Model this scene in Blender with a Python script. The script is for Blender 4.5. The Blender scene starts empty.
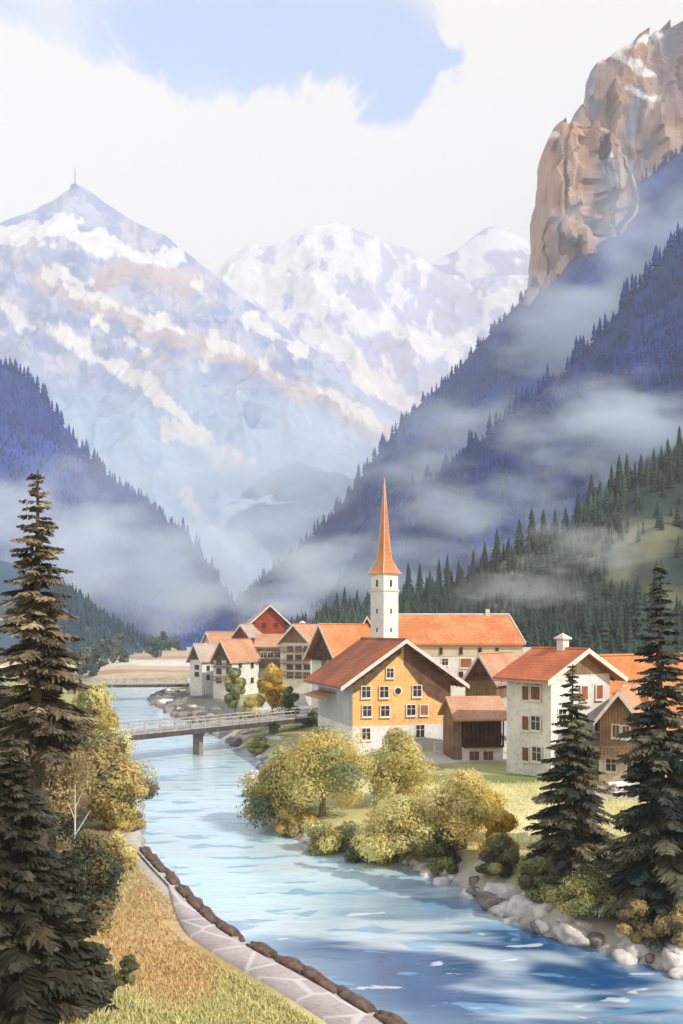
import bpy, bmesh, math, random
import numpy as np
from mathutils import Vector, Matrix
R = math.radians
rng = np.random.default_rng(7)
random.seed(11)
S = bpy.context.scene
COL = S.collection
F, CX, HY, CZ = 900.0, 341.5, 630.0, 15.5      # focal length (px), principal point, camera height

def P(px, py, D): return Vector(((px-CX)/F*D, D, CZ-(py-HY)/F*D))
def G(px, py, z=0.0):
    D = F*(CZ-z)/(py-HY); return Vector(((px-CX)/F*D, D, z))

# ------------------------------------------------------------------ noise
def _h(ix, iy, iz, s):
    n = (ix*374761393 + iy*668265263 + iz*2147483647 + s*1274126177) & 0xffffffff
    n = ((n ^ (n >> 13))*1274126177) & 0xffffffff
    n = ((n ^ (n >> 16))*2246822519) & 0xffffffff
    return ((n ^ (n >> 15)) & 0xffffff)/float(0xffffff)
def vnoise(x, y, z=0.0, s=0):
    x, y, z = np.broadcast_arrays(np.asarray(x, float), np.asarray(y, float), np.asarray(z, float))
    ix, iy, iz = (np.floor(a).astype(np.int64) for a in (x, y, z))
    fx, fy, fz = x-ix, y-iy, z-iz
    fx, fy, fz = (a*a*a*(a*(a*6-15)+10) for a in (fx, fy, fz))
    r = 0
    for dx in (0, 1):
        for dy in (0, 1):
            for dz in (0, 1):
                r = r + _h(ix+dx, iy+dy, iz+dz, s)*(fx if dx else 1-fx)*(fy if dy else 1-fy)*(fz if dz else 1-fz)
    return r*2-1
def fbm(x, y, z=0.0, o=5, s=0, ridged=False):
    a, f, r, t = 1.0, 1.0, 0, 0
    for i in range(o):
        n = vnoise(np.asarray(x)*f, np.asarray(y)*f, np.asarray(z)*f, s+i*17)
        if ridged: n = 1-2*np.abs(n)
        r = r+a*n; t += a; a *= 0.5; f *= 2.03
    return r/t
def sstep(a, b, x):
    t = np.clip((np.asarray(x, float)-a)/(b-a), 0, 1); return t*t*(3-2*t)
def seg_dist(x, y, pts, closed=False):
    d = np.full(np.shape(x), 1e9); n = len(pts)
    for i in range(n if closed else n-1):
        ax, ay = pts[i][:2]; bx, by = pts[(i+1) % n][:2]
        vx, vy = bx-ax, by-ay
        t = np.clip(((x-ax)*vx+(y-ay)*vy)/(vx*vx+vy*vy+1e-9), 0, 1)
        d = np.minimum(d, np.hypot(x-ax-t*vx, y-ay-t*vy))
    return d
def inside(x, y, pts):
    r = np.zeros(np.shape(x), bool); n = len(pts)
    for i in range(n):
        ax, ay = pts[i][:2]; bx, by = pts[(i+1) % n][:2]
        if ay == by: continue
        r ^= ((ay > y) != (by > y)) & (x < (bx-ax)*(y-ay)/(by-ay)+ax)
    return r

# ------------------------------------------------------------------ materials
def mat(name, c1, c2=None, scale=1.0, rough=0.85, bump=0.0, bscale=None, fine=0.08, attr=None, bands=None, voronoi=None, spec=0.3, stretch=(1, 1, 1)):
    m = bpy.data.materials.new(name); m.use_nodes = True
    nt = m.node_tree; N = nt.nodes; L = nt.links
    b = N['Principled BSDF']; b.inputs['Roughness'].default_value = rough
    b.inputs['Specular IOR Level'].default_value = spec
    tc = N.new('ShaderNodeTexCoord'); mp = N.new('ShaderNodeMapping'); mp.inputs['Scale'].default_value = stretch
    L.new(tc.outputs['Object'], mp.inputs['Vector'])
    def mix(a, bb, fac, typ='MIX', f=None):
        x = N.new('ShaderNodeMix'); x.data_type = 'RGBA'; x.blend_type = typ
        for k, v in ((6, a), (7, bb)):
            if isinstance(v, tuple): x.inputs[k].default_value = (*v[:3], 1)
            else: L.new(v, x.inputs[k])
        if isinstance(fac, float): x.inputs[0].default_value = fac
        else: L.new(fac, x.inputs[0])
        return x.outputs[2]
    def noise(sc, det=4, ro=0.55):
        n = N.new('ShaderNodeTexNoise'); n.inputs['Scale'].default_value = sc; n.inputs['Detail'].default_value = det
        n.inputs['Roughness'].default_value = ro; L.new(mp.outputs[0], n.inputs['Vector']); return n.outputs['Fac']
    def ramp(src, a, bb):
        r = N.new('ShaderNodeMapRange'); r.inputs[1].default_value = a; r.inputs[2].default_value = bb; r.interpolation_type = 'SMOOTHSTEP'
        L.new(src, r.inputs[0]); return r.outputs[0]
    c2 = c2 or tuple(v*0.75 for v in c1)
    f1 = ramp(noise(scale), 0.36, 0.64)
    if attr:
        a = N.new('ShaderNodeAttribute'); a.attribute_name = attr
        c = mix(a.outputs['Color'], tuple(c1), f1, 'MULTIPLY')
        c = mix(a.outputs['Color'], c, 0.8)
    else:
        c = mix(tuple(c1), tuple(c2), f1)
    h = noise(bscale or scale*9, 5)
    c = mix(c, (1-fine*3,)*3, ramp(h, 0.45, 0.75), 'MULTIPLY')
    if bands:
        ax, sp, amt = bands
        w = N.new('ShaderNodeTexWave'); w.wave_type = 'BANDS'; w.bands_direction = ax
        w.inputs['Scale'].default_value = 0.314/sp; w.inputs['Distortion'].default_value = 0.5; w.inputs['Detail'].default_value = 1
        L.new(mp.outputs[0], w.inputs['Vector'])
        c = mix(c, (1-amt,)*3, ramp(w.outputs['Fac'], 0.55, 1.0), 'MULTIPLY'); h = w.outputs['Fac']
    if voronoi:
        v = N.new('ShaderNodeTexVoronoi'); v.feature = 'DISTANCE_TO_EDGE'; v.inputs['Scale'].default_value = voronoi
        L.new(mp.outputs[0], v.inputs['Vector'])
        c = mix((0.64, 0.57, 0.54), c, ramp(v.outputs['Distance'], 0.02, 0.06)); h = v.outputs['Distance']
    L.new(c, b.inputs['Base Color'])
    if bump:
        bp = N.new('ShaderNodeBump'); bp.inputs['Strength'].default_value = bump; bp.inputs['Distance'].default_value = 0.05
        L.new(h, bp.inputs['Height']); L.new(bp.outputs[0], b.inputs['Normal'])
    return m

M = dict(
    white=mat('white plaster', (.80, .77, .73), (.66, .63, .62), 0.35, bump=.2),
    grey=mat('grey plaster', (.42, .42, .47), (.52, .52, .56), 0.4, bump=.2),
    cream=mat('cream plaster', (.70, .58, .44), (.62, .50, .38), 0.4, bump=.2),
    yellow=mat('ochre plaster', (.82, .52, .21), (.76, .42, .15), 0.3, bump=.2),
    timber=mat('brown timber', (.21, .115, .065), (.12, .065, .04), 0.6, bands=('X', .22, .35), bump=.4),
    timber_pale=mat('weathered timber', (.36, .22, .13), (.22, .13, .08), 0.5, bands=('X', .25, .3), bump=.4),
    timber_red=mat('dark red timber', (.13, .04, .025), (.075, .03, .022), 0.6, bands=('X', .22, .35), bump=.4),
    red=mat('red painted boards', (.40, .065, .03), (.28, .045, .025), 0.5, bands=('X', .25, .2), bump=.3),
    roof_o=mat('orange roof tiles', (.60, .20, .07), (.66, .29, .12), 0.28, bands=('Z', .22, .16), bump=.4, rough=.75),
    roof_b=mat('rust brown roof tiles', (.44, .13, .045), (.28, .08, .03), 0.25, bands=('Z', .2, .2), bump=.4, rough=.7),
    roof_r=mat('bright orange roof tiles', (.60, .18, .065), (.46, .12, .045), 0.22, bands=('Z', .2, .16), bump=.4, rough=.7),
    roof_p=mat('faded pink roof tiles', (.60, .33, .20), (.52, .25, .14), 0.3, bands=('Z', .22, .15), bump=.4),
    roof_w=mat('bleached roof tiles', (.55, .44, .38), (.45, .34, .28), 0.3, bands=('Z', .22, .15), bump=.4),
    roof_d=mat('dark roof shingles', (.13, .085, .065), (.09, .06, .05), 0.3, bands=('Z', .2, .2), bump=.4),
    trim=mat('pale trim', (.74, .68, .62), (.62, .55, .50), 1.0),
    frame=mat('white frame', (.80, .76, .70), (.70, .66, .60), 1.5),
    pane=mat('window glass', (.055, .04, .04), (.03, .025, .03), 2.0, rough=.15, spec=.5),
    shutter=mat('brown shutter', (.22, .10, .06), (.15, .07, .045), 2.0),
    shutter_o=mat('orange shutter', (.42, .14, .06), (.34, .10, .05), 2.0),
    stone=mat('pale boulder', (.74, .69, .64), (.52, .46, .42), 0.9, bump=.5, bscale=3),
    stone_d=mat('grey brown boulder', (.30, .25, .22), (.17, .14, .13), 0.9, bump=.5, bscale=3),
    curb=mat('brown edging stone', (.20, .125, .09), (.10, .065, .05), 2.2, bump=.9, bscale=9),
    path=mat('mauve stone slabs', (.56, .47, .45), (.46, .38, .37), 0.5, bump=.4, voronoi=.42),
    deck=mat('grey bridge planks', (.52, .48, .45), (.34, .31, .29), 1.2, bands=('X', .35, .3), bump=.3),
    beam=mat('dark bridge beam', (.10, .08, .075), (.06, .05, .05), 1.0),
    pier=mat('bridge pier', (.30, .24, .21), (.18, .15, .14), 1.0, bump=.4),
    bark=mat('bark', (.12, .085, .06), (.07, .05, .04), 2.0, bump=.6, stretch=(3, 3, .6)),
    bark_p=mat('pale bark', (.36, .28, .20), (.22, .17, .12), 2.0, bump=.5, stretch=(3, 3, .6)),
    metal=mat('grey metal', (.30, .30, .34), (.25, .25, .28), 1.0, rough=.5),
    ground=mat('meadow', (.80, .82, .72), None, .25, attr='Col', fine=.07, bscale=2.2, bump=.5),
    mount=mat('mountain rock', (.86, .86, .90), None, .012, attr='Col', fine=.04, bscale=.06, bump=0),
    rockm=mat('cliff rock', (.72, .66, .68), None, .02, attr='Col', fine=.08, bscale=.10, bump=.0, stretch=(1, 1, .35)),
    leaf=mat('leaves', (.9, .9, .85), None, .8, attr='Col', fine=.04, rough=.7, spec=.2),
    grass=mat('grass blades', (.9, .9, .85), None, .3, attr='Col', fine=.03, rough=.8, spec=.1),
)

M['needle'] = mat('conifer needles', (.9, .9, .85), None, .8, attr='Col', fine=.04, rough=.8, spec=.15)
_n = M['leaf'].node_tree; _t = _n.nodes.new('ShaderNodeBsdfTranslucent'); _x = _n.nodes.new('ShaderNodeMixShader'); _x.inputs[0].default_value = .52
_b = _n.nodes['Principled BSDF']; _n.links.new(_b.inputs['Base Color'].links[0].from_socket, _t.inputs['Color'])
_n.links.new(_b.outputs[0], _x.inputs[1]); _n.links.new(_t.outputs[0], _x.inputs[2]); _n.links.new(_x.outputs[0], _n.nodes['Material Output'].inputs['Surface'])
# ------------------------------------------------------------------ mesh helpers
def link(name, me, m=None, parent=None, smooth=False):
    o = bpy.data.objects.new(name, me); COL.objects.link(o)
    if m: me.materials.append(m)
    if parent: o.parent = parent
    if smooth: me.shade_smooth()
    return o
def np_mesh(name, V, faces, m, parent=None, col=None, smooth=False):
    V = np.ascontiguousarray(V, np.float32); faces = np.ascontiguousarray(faces, np.int32); k = faces.shape[1]
    me = bpy.data.meshes.new(name)
    me.vertices.add(len(V)); me.vertices.foreach_set('co', V.ravel())
    me.loops.add(faces.size); me.loops.foreach_set('vertex_index', faces.ravel())
    me.polygons.add(len(faces)); me.polygons.foreach_set('loop_start', np.arange(0, faces.size, k, dtype=np.int32))
    me.update(calc_edges=True); me.validate()
    if col is not None:
        a = me.color_attributes.new('Col', 'FLOAT_COLOR', 'POINT')
        c = np.ones((len(V), 4), np.float32); c[:, :3] = col; a.data.foreach_set('color', c.ravel())
    return link(name, me, m, parent, smooth)
class MB:
    def __init__(s): s.v = []; s.f = []
    def poly(s, pts, faces):
        n = len(s.v); s.v += [tuple(p) for p in pts]; s.f += [tuple(n+i for i in f) for f in faces]
    def box(s, x0, x1, y0, y1, z0, z1):
        s.poly([(x0, y0, z0), (x1, y0, z0), (x1, y1, z0), (x0, y1, z0), (x0, y0, z1), (x1, y0, z1), (x1, y1, z1), (x0, y1, z1)],
               [(0, 3, 2, 1), (4, 5, 6, 7), (0, 1, 5, 4), (1, 2, 6, 5), (2, 3, 7, 6), (3, 0, 4, 7)])
    def prism(s, prof, y0, y1):            # prof: (u, h) outline in the facade plane, extruded along depth
        n = len(prof)
        s.poly([(u, y0, h) for u, h in prof]+[(u, y1, h) for u, h in prof],
               [tuple(range(n)), tuple(range(2*n-1, n-1, -1))]+[(i, i+n, (i+1) % n+n, (i+1) % n) for i in range(n)])
    def tube(s, pts, rad, n=7):
        rings = []
        for i, p in enumerate(pts):
            p = Vector(p); a = Vector(pts[max(i-1, 0)]); b = Vector(pts[min(i+1, len(pts)-1)])
            t = (b-a).normalized(); u = t.cross(Vector((0.3, 1, 0.1))).normalized(); w = t.cross(u)
            rings += [tuple(p+(u*math.cos(2*math.pi*k/n)+w*math.sin(2*math.pi*k/n))*rad[i]) for k in range(n)]
        m = len(pts)
        fs = [(i*n+k, i*n+(k+1) % n, (i+1)*n+(k+1) % n, (i+1)*n+k) for i in range(m-1) for k in range(n)]
        fs += [tuple(range(n-1, -1, -1)), tuple((m-1)*n+k for k in range(n))]
        s.poly(rings, fs)
    def build(s, name, m, parent=None, bevel=0, smooth=False):
        me = bpy.data.meshes.new(name); me.from_pydata(s.v, [], s.f)
        bm = bmesh.new(); bm.from_mesh(me)
        bmesh.ops.recalc_face_normals(bm, faces=bm.faces)
        if bevel: bmesh.ops.bevel(bm, geom=bm.edges[:], offset=bevel, segments=2, affect='EDGES')
        bm.to_mesh(me); bm.free()
        return link(name, me, m, parent, smooth)
def tag(o, label=None, cat=None, group=None, kind=None):
    for k, v in (('label', label), ('category', cat), ('group', group), ('kind', kind)):
        if v: o[k] = v
    return o
def empty(name, loc, label, cat, group=None, rz=0):
    o = bpy.data.objects.new(name, None); COL.objects.link(o)
    o.location = loc; o.rotation_euler = (0, 0, rz); o.empty_display_size = .5
    return tag(o, label, cat, group)
def copy_tree(o, parent=None):
    c = o.copy(); COL.objects.link(c); c.parent = parent
    for ch in list(o.children): copy_tree(ch, c)
    return c

# ------------------------------------------------------------------ river and terrain
LB = [(400, 1024), (330, 982), (250, 941), (215, 916), (190, 890), (165, 865), (147, 845), (141, 800), (134, 770), (120, 742), (104, 706), (88, 690), (78, 686)]
RB = [(683, 978), (640, 962), (590, 946), (540, 934), (500, 915), (470, 893), (430, 872), (390, 859), (340, 853), (300, 842), (264, 822), (250, 800), (250, 782), (264, 765),
      (250, 750), (225, 742), (203, 728), (180, 718), (162, 709), (150, 701), (163, 692), (172, 687)]
lb = [tuple(G(p[0]-(6 if i < 7 else 0), p[1], .85 if i < 7 else 0)[:2]) for i, p in enumerate(LB)]; rb = [tuple(G(*p)[:2]) for p in RB]
RIVER = [(40, -12), (16, 14)]+lb+[(-100, 262), (-150, 258), (-150, 282), (-95, 283)]+rb[::-1]+[(34, 31), (70, 16), (75, -12)]
NEARL = [(40, -12), (16, 14)]+lb[:7]
def terr(x, y):
    x = np.asarray(x, float); y = np.asarray(y, float)
    d = seg_dist(x, y, RIVER, True); ins = inside(x, y, RIVER)
    right = sstep(-4, 4, x+0.29*(y-35)-1.5)
    left_near = (x < -0.34*(y-35)+3) & (y < 95)
    z = np.where(ins, -np.minimum(d, 2.5)*0.6-0.05, 0)
    up_r = 0.25+1.05*sstep(0, 2.2, d)+1.3*sstep(2, 17, d)
    path = 0.95+0*d
    up_l = np.where(d < 3.1, path, 0.95+3.6*sstep(2.9, 17, d))
    up = np.where(left_near, up_l, up_r)
    z = np.where(ins, z, up)
    far = sstep(230, 420, y)
    z = z+np.where(ins, 0, 1)*(fbm(x*.08, y*.08, 0, 3, 5)*.22*sstep(3, 8, d) + far*(5*np.maximum(fbm(x*.012, y*.012, 0, 3, 9), -.1)))
    return z
rows = np.concatenate([np.linspace(-14, 20, 18)[:-1], np.geomspace(20, 320, 330), np.geomspace(326, 3950, 60)])
tt = np.linspace(-1, 1, 341)
Y = np.repeat(rows[:, None], len(tt), 1)
X = tt[None, :]*(60+0.55*np.abs(Y)+0.0*Y)*(1+0.35*sstep(300, 1500, Y))
Z = terr(X, Y)
Z = Z+np.where(Y > 1200, -2, 0)
C = np.zeros(X.shape+(3,)); C[:] = (.42, .40, .17)
def blend(c, m): C[:] = C*(1-m[..., None])+np.array(c)*m[..., None]
def blob(px, py, z, rx, ry, c, s=0, soft=.45, ang=0):
    g = G(px, py, z); dx, dy = X-g.x, Y-g.y
    ca, sa = math.cos(ang), math.sin(ang)
    q = np.hypot((dx*ca+dy*sa)/rx, (-dx*sa+dy*ca)/ry)+fbm(X*.15, Y*.15, 0, 4, 40+s)*.5
    blend(c, 1-sstep(1-soft, 1+soft*.4, q))
n1 = fbm(X*.06, Y*.06, 0, 4, 1)
blend((.80, .68, .34), sstep(-.35, .2, n1)*sstep(-5, 5, X))
blob(150, 920, 3, 7, 10, (.56, .37, .17), 1)
blob(170, 870, 2.5, 5, 11, (.64, .46, .24), 2)
blob(205, 1000, 2, 6, 4, (.58, .52, .24), 3)
blob(120, 1010, 3, 4, 3, (.26, .28, .10), 13)
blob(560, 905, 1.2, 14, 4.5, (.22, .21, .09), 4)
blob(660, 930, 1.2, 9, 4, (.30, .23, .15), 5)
blob(610, 830, 2, 12, 5, (.56, .55, .25), 6)
blob(490, 825, 1.8, 13, 9, (.80, .70, .36), 16)
blob(100, 840, 2, 10, 12, (.34, .25, .12), 17)
blob(500, 779, 2.5, 8, 2.2, (.22, .26, .09), 7, .15)
blob(440, 757, 2.6, 8, 5, (.70, .66, .60), 8, .2)
blob(640, 795, 2.4, 8, 4, (.48, .42, .38), 9, .2)
blob(300, 705, 3, 12, 14, (.66, .62, .54), 10, .25)
blob(205, 700, 3, 12, 14, (.50, .47, .26), 11)
bands = fbm(X*.006, Y*.03, 0, 3, 12)
farm = sstep(215, 300, Y)*(X < 80)
blend((.66, .48, .36), farm); blend((.80, .72, .60), farm*sstep(0, .06, bands)); blend((.46, .27, .17), farm*sstep(.36, .42, fbm(X*.01, Y*.05, 6, 3, 15))); blend((.84, .78, .70), farm*sstep(.28, .33, fbm(X*.014, Y*.03, 2, 3, 16))); blend((.34, .36, .24), farm*sstep(.3, .5, fbm(X*.012, Y*.012, 3, 3, 14)))
dr = seg_dist(X, Y, RIVER, True); ins = inside(X, Y, RIVER)
blend((.55, .50, .45), (1-sstep(.8, 2.0, dr))*(Y > 30)); blend((.22, .25, .25), ins.astype(float))
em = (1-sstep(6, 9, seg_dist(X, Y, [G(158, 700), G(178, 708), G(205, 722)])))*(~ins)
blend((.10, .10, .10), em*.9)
def grid_faces(nr, nc):
    i = np.arange(nr-1)[:, None]*nc+np.arange(nc-1)[None, :]
    return np.stack([i, i+1, i+nc+1, i+nc], -1).reshape(-1, 4)
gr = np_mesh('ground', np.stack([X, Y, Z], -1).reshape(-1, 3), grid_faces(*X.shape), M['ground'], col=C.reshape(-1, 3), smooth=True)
tag(gr, kind='structure')

# water
wm = bpy.data.materials.new('glacial water'); wm.use_nodes = True
nt = wm.node_tree; N = nt.nodes; Lk = nt.links; b = N['Principled BSDF']
b.inputs['Roughness'].default_value = .12; b.inputs['IOR'].default_value = 1.55
tc = N.new('ShaderNodeTexCoord'); mp = N.new('ShaderNodeMapping'); mp.inputs['Scale'].default_value = (.22, .55, 1); mp.inputs['Rotation'].default_value = (0, 0, R(-12))
Lk.new(tc.outputs['Object'], mp.inputs['Vector'])
def wn(sc, det, d=0):
    n = N.new('ShaderNodeTexNoise'); n.inputs['Scale'].default_value = sc; n.inputs['Detail'].default_value = det; n.inputs['Distortion'].default_value = d
    Lk.new(mp.outputs[0], n.inputs['Vector']); return n
def mr(src, a, bb, c=0, d=1):
    r = N.new('ShaderNodeMapRange'); r.interpolation_type = 'SMOOTHSTEP'
    for k, v in ((1, a), (2, bb), (3, c), (4, d)): r.inputs[k].default_value = v
    Lk.new(src, r.inputs[0]); return r.outputs[0]
def mx(a, bb, f):
    x = N.new('ShaderNodeMix'); x.data_type = 'RGBA'
    for k, v in ((6, a), (7, bb)):
        if isinstance(v, tuple): x.inputs[k].default_value = (*v, 1)
        else: Lk.new(v, x.inputs[k])
    Lk.new(f, x.inputs[0]); return x.outputs[2]
big = wn(.35, 3, .5); streak = wn(1.1, 4, .3)
at = N.new('ShaderNodeAttribute'); at.attribute_name = 'Col'
c = mx(at.outputs['Color'], (.60, .70, .74), mr(big.outputs['Fac'], .46, .60, 0, .8))
c = mx(c, (.16, .36, .55), mr(streak.outputs['Fac'], .57, .61, 0, .65))
c = mx(c, (.80, .84, .84), mr(wn(1.5, 3, .3).outputs['Fac'], .64, .68, 0, .6))  # white glints painted into the water colour as noise dabs
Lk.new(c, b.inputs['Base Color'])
bp = N.new('ShaderNodeBump'); bp.inputs['Strength'].default_value = .35; bp.inputs['Distance'].default_value = .25
Lk.new(streak.outputs['Fac'], bp.inputs['Height']); Lk.new(bp.outputs[0], b.inputs['Normal'])
wr = np.concatenate([np.linspace(-11, 30, 12)[:-1], np.geomspace(30, 290, 110)]); wc = np.linspace(0, 1, 90)
WY = np.repeat(wr[:, None], 90, 1); WX = -165+wc[None, :]*245+0*WY
g1 = G(560, 960); g2 = G(430, 900)
deep = 1-sstep(.4, 1.15, np.hypot((WX-g1.x)/15, (WY-g1.y)/9)+fbm(WX*.1, WY*.14, 0, 3, 70)*.5)
deep = np.maximum(deep, .65*(1-sstep(.4, 1.2, np.hypot((WX-g2.x-1)/9, (WY-g2.y)/7)+fbm(WX*.1, WY*.14, 0, 3, 71)*.5)))
wc_ = np.array((.58, .76, .82))*(1-deep[..., None])+np.array((.020, .085, .21))*deep[..., None]
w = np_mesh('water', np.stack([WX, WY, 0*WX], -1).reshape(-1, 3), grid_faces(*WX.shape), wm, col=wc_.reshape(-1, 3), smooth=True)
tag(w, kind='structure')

# path with its row of edging stones along the near left bank
def resample(pts, step):
    out = []; carry = 0
    for a, b_ in zip(pts[:-1], pts[1:]):
        a = Vector(a); b_ = Vector(b_); L = (b_-a).length; t = carry
        while t < L: out.append((a.lerp(b_, t/L), (b_-a).normalized())); t += step
        carry = t-L
    return out
line = resample([(p[0], p[1]) for p in NEARL], .8)
sm = []
for i, (p, d) in enumerate(line):
    w_ = line[max(0, i-3):i+4]; sm.append((sum((q[0] for q in w_), Vector((0, 0)))/len(w_), sum((q[1] for q in w_), Vector((0, 0))).normalized()))
pb = MB(); n = len(sm); vs = []
for p, d in sm:
    nrm = Vector((-d.y, d.x))
    wd = 1.55
    if p.y > 44: wd = max(.12, wd*(52-p.y)/8)
    for o_, z in ((.55, 1.0), (.75, 1.05), (.55+wd, 1.08), (.65+wd, .80)):
        q = p+nrm*o_; vs.append((q.x, q.y, z))
tag(np_mesh('path', vs, grid_faces(n, 4), M['path'], smooth=True), kind='structure')
def stone_mesh(name, sx, sy, sz, seed, m, sub=3, amp=.16, boxy=0.0):
    bm = bmesh.new(); bmesh.ops.create_icosphere(bm, subdivisions=sub, radius=1)
    for v in bm.verts:
        c_ = v.co.copy()
        if boxy:
            mxx = max(abs(c_.x), abs(c_.y), abs(c_.z)); c_ = c_.lerp(c_/mxx, boxy)
        k = 1+amp*float(fbm(c_.x*1.3+seed*3, c_.y*1.3, c_.z*1.3, 3, seed))*1.6
        v.co = Vector((c_.x*sx*k, c_.y*sy*k, c_.z*sz*k))
    me = bpy.data.meshes.new(name); bm.to_mesh(me); bm.free(); me.materials.append(m); me.shade_smooth()
    return me
cs = [stone_mesh('edging_stone', 1.25, .33, .42, s, M['curb'], 4, .20, .55) for s in range(4)]
acc = 0; k = 0; want = 1.2
for i, (p, d) in enumerate(sm):
    if p.y > 68 or p.y < 12: continue
    acc += .8
    if acc < want: continue
    acc = 0; k += 1; L = 1.0+.25*random.random(); want = 2.35 if k % 5 else 3.1
    o = bpy.data.objects.new('edging_stone', cs[k % 4]); COL.objects.link(o)
    nrm = Vector((-d.y, d.x)); q = p+nrm*.18
    o.location = (q.x, q.y, .72); o.rotation_euler = (random.uniform(-.05, .05), random.uniform(-.05, .05), math.atan2(d.y, d.x)+random.uniform(-.05, .05)); o.scale = (L*.98, 1, 1)
    tag(o, 'long brown edging stone between the curving path and the river', 'edging stone', 'brown stones edging the riverside path')

# boulders along the right bank
bs = [(stone_mesh('boulder', 1, .85, .62, 20+s, M['stone'], 3, .25, .2), 'pale') for s in range(4)]+[(stone_mesh('boulder', 1, .8, .6, 30+s, M['stone_d'], 3, .25, .2), 'grey brown') for s in range(3)]
def boulder(x, y, r, lab, grp, kindi=None):
    me, nm = bs[kindi if kindi is not None else random.choice((0, 1, 2, 3, 4, 5, 6, 0, 1))]
    o = bpy.data.objects.new('boulder', me); COL.objects.link(o)
    o.location = (x, y, float(terr(x, y))*.5+r*.05); o.rotation_euler = (random.uniform(-.2, .2), random.uniform(-.2, .2), random.uniform(0, 6))
    o.scale = (r, r*random.uniform(.7, 1), r*random.uniform(.7, 1.0))
    tag(o, lab % nm, 'boulder', grp % nm)
for p, d in resample(rb[:9], 1.0):
    nrm = Vector((d.y, -d.x))
    for j in range(random.choice((2, 3, 3))):
        q = p+nrm*random.uniform(-.3, 2.4)
        boulder(q.x, q.y, random.uniform(.35, 1.1), '%s boulder in the stony strip below the firs', '%s boulders along the near right bank')
for p, d in resample(rb[9:15], 2.4):
    nrm = Vector((d.y, -d.x)); q = p+nrm*random.uniform(-.1, 1.0)
    boulder(q.x, q.y, random.uniform(.5, 1.0), '%s stone at the foot of the golden riverside trees', '%s stones below the golden trees')
for p, d in resample(rb[14:21], 2.6):
    nrm = Vector((d.y, -d.x))
    for j in range(3):
        q = p+nrm*random.uniform(-.1, 7)
        boulder(q.x, q.y, random.uniform(.7, 2.0), '%s rock on the embankment between the two bridges', '%s rocks between the two bridges', random.choice((0, 4, 5, 6, 4, 5)))

# ------------------------------------------------------------------ hills and mountains
def interp(pts, x): return np.interp(x, [p[0] for p in pts], [p[1] for p in pts])
def hill(name, ridge, Dr, L, m, colf, nx=260, nv=140, amp=10, nsc=.01, pw=1.1, z0=2.0, seed=0, ridged=False, ramp_=.12, rough_ridge=0.0):
    px = np.linspace(ridge[0][0], ridge[-1][0], nx)
    D = interp(Dr, px) if isinstance(Dr, list) else np.full(nx, float(Dr))
    Lx = interp(L, px) if isinstance(L, list) else np.full(nx, float(L))
    py = interp(ridge, px)
    x = (px-CX)/F*D; z = CZ-(py-HY)/F*D+rough_ridge*fbm(x*nsc*4, D*0, 0, 4, seed+5)
    v = np.concatenate([np.linspace(-.5, 0, 14)[:-1], np.linspace(0, 1, nv)])
    V = v[:, None]
    Xh = np.repeat(x[None, :], len(v), 0); Yh = D[None, :]-Lx[None, :]*V
    a = np.abs(V); Zh = z0+(z[None, :]-z0)*np.where(V >= 0, (1-np.clip(V, 0, 1))**pw, np.clip(1-1.6*a, 0, 1))
    env = sstep(0, ramp_, np.abs(V))*(1-sstep(.93, 1, V))
    nz = fbm(Xh*nsc, Yh*nsc, Zh*nsc*.6, 6, seed, ridged)
    Zh = Zh+nz*amp*env; Xh = Xh+fbm(Xh*nsc, Yh*nsc, 7, 4, seed+3)*amp*.5*env
    Zh[-1] = z0-6; Zh[0] = z0-6
    PX = CX+F*Xh/Yh; PY = HY-F*(Zh-CZ)/Yh
    col = colf(Xh, Yh, Zh, PX, PY, nz)
    o = np_mesh(name, np.stack([Xh, Yh, Zh], -1).reshape(-1, 3), grid_faces(len(v), nx), m, col=col.reshape(-1, 3), smooth=True)
    tag(o, kind='structure')
    return dict(X=Xh, Y=Yh, Z=Zh, PX=PX, PY=PY, nv0=13)
def mixc(c, c2, m): return c*(1-m[..., None])+np.array(c2)*m[..., None]

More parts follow.
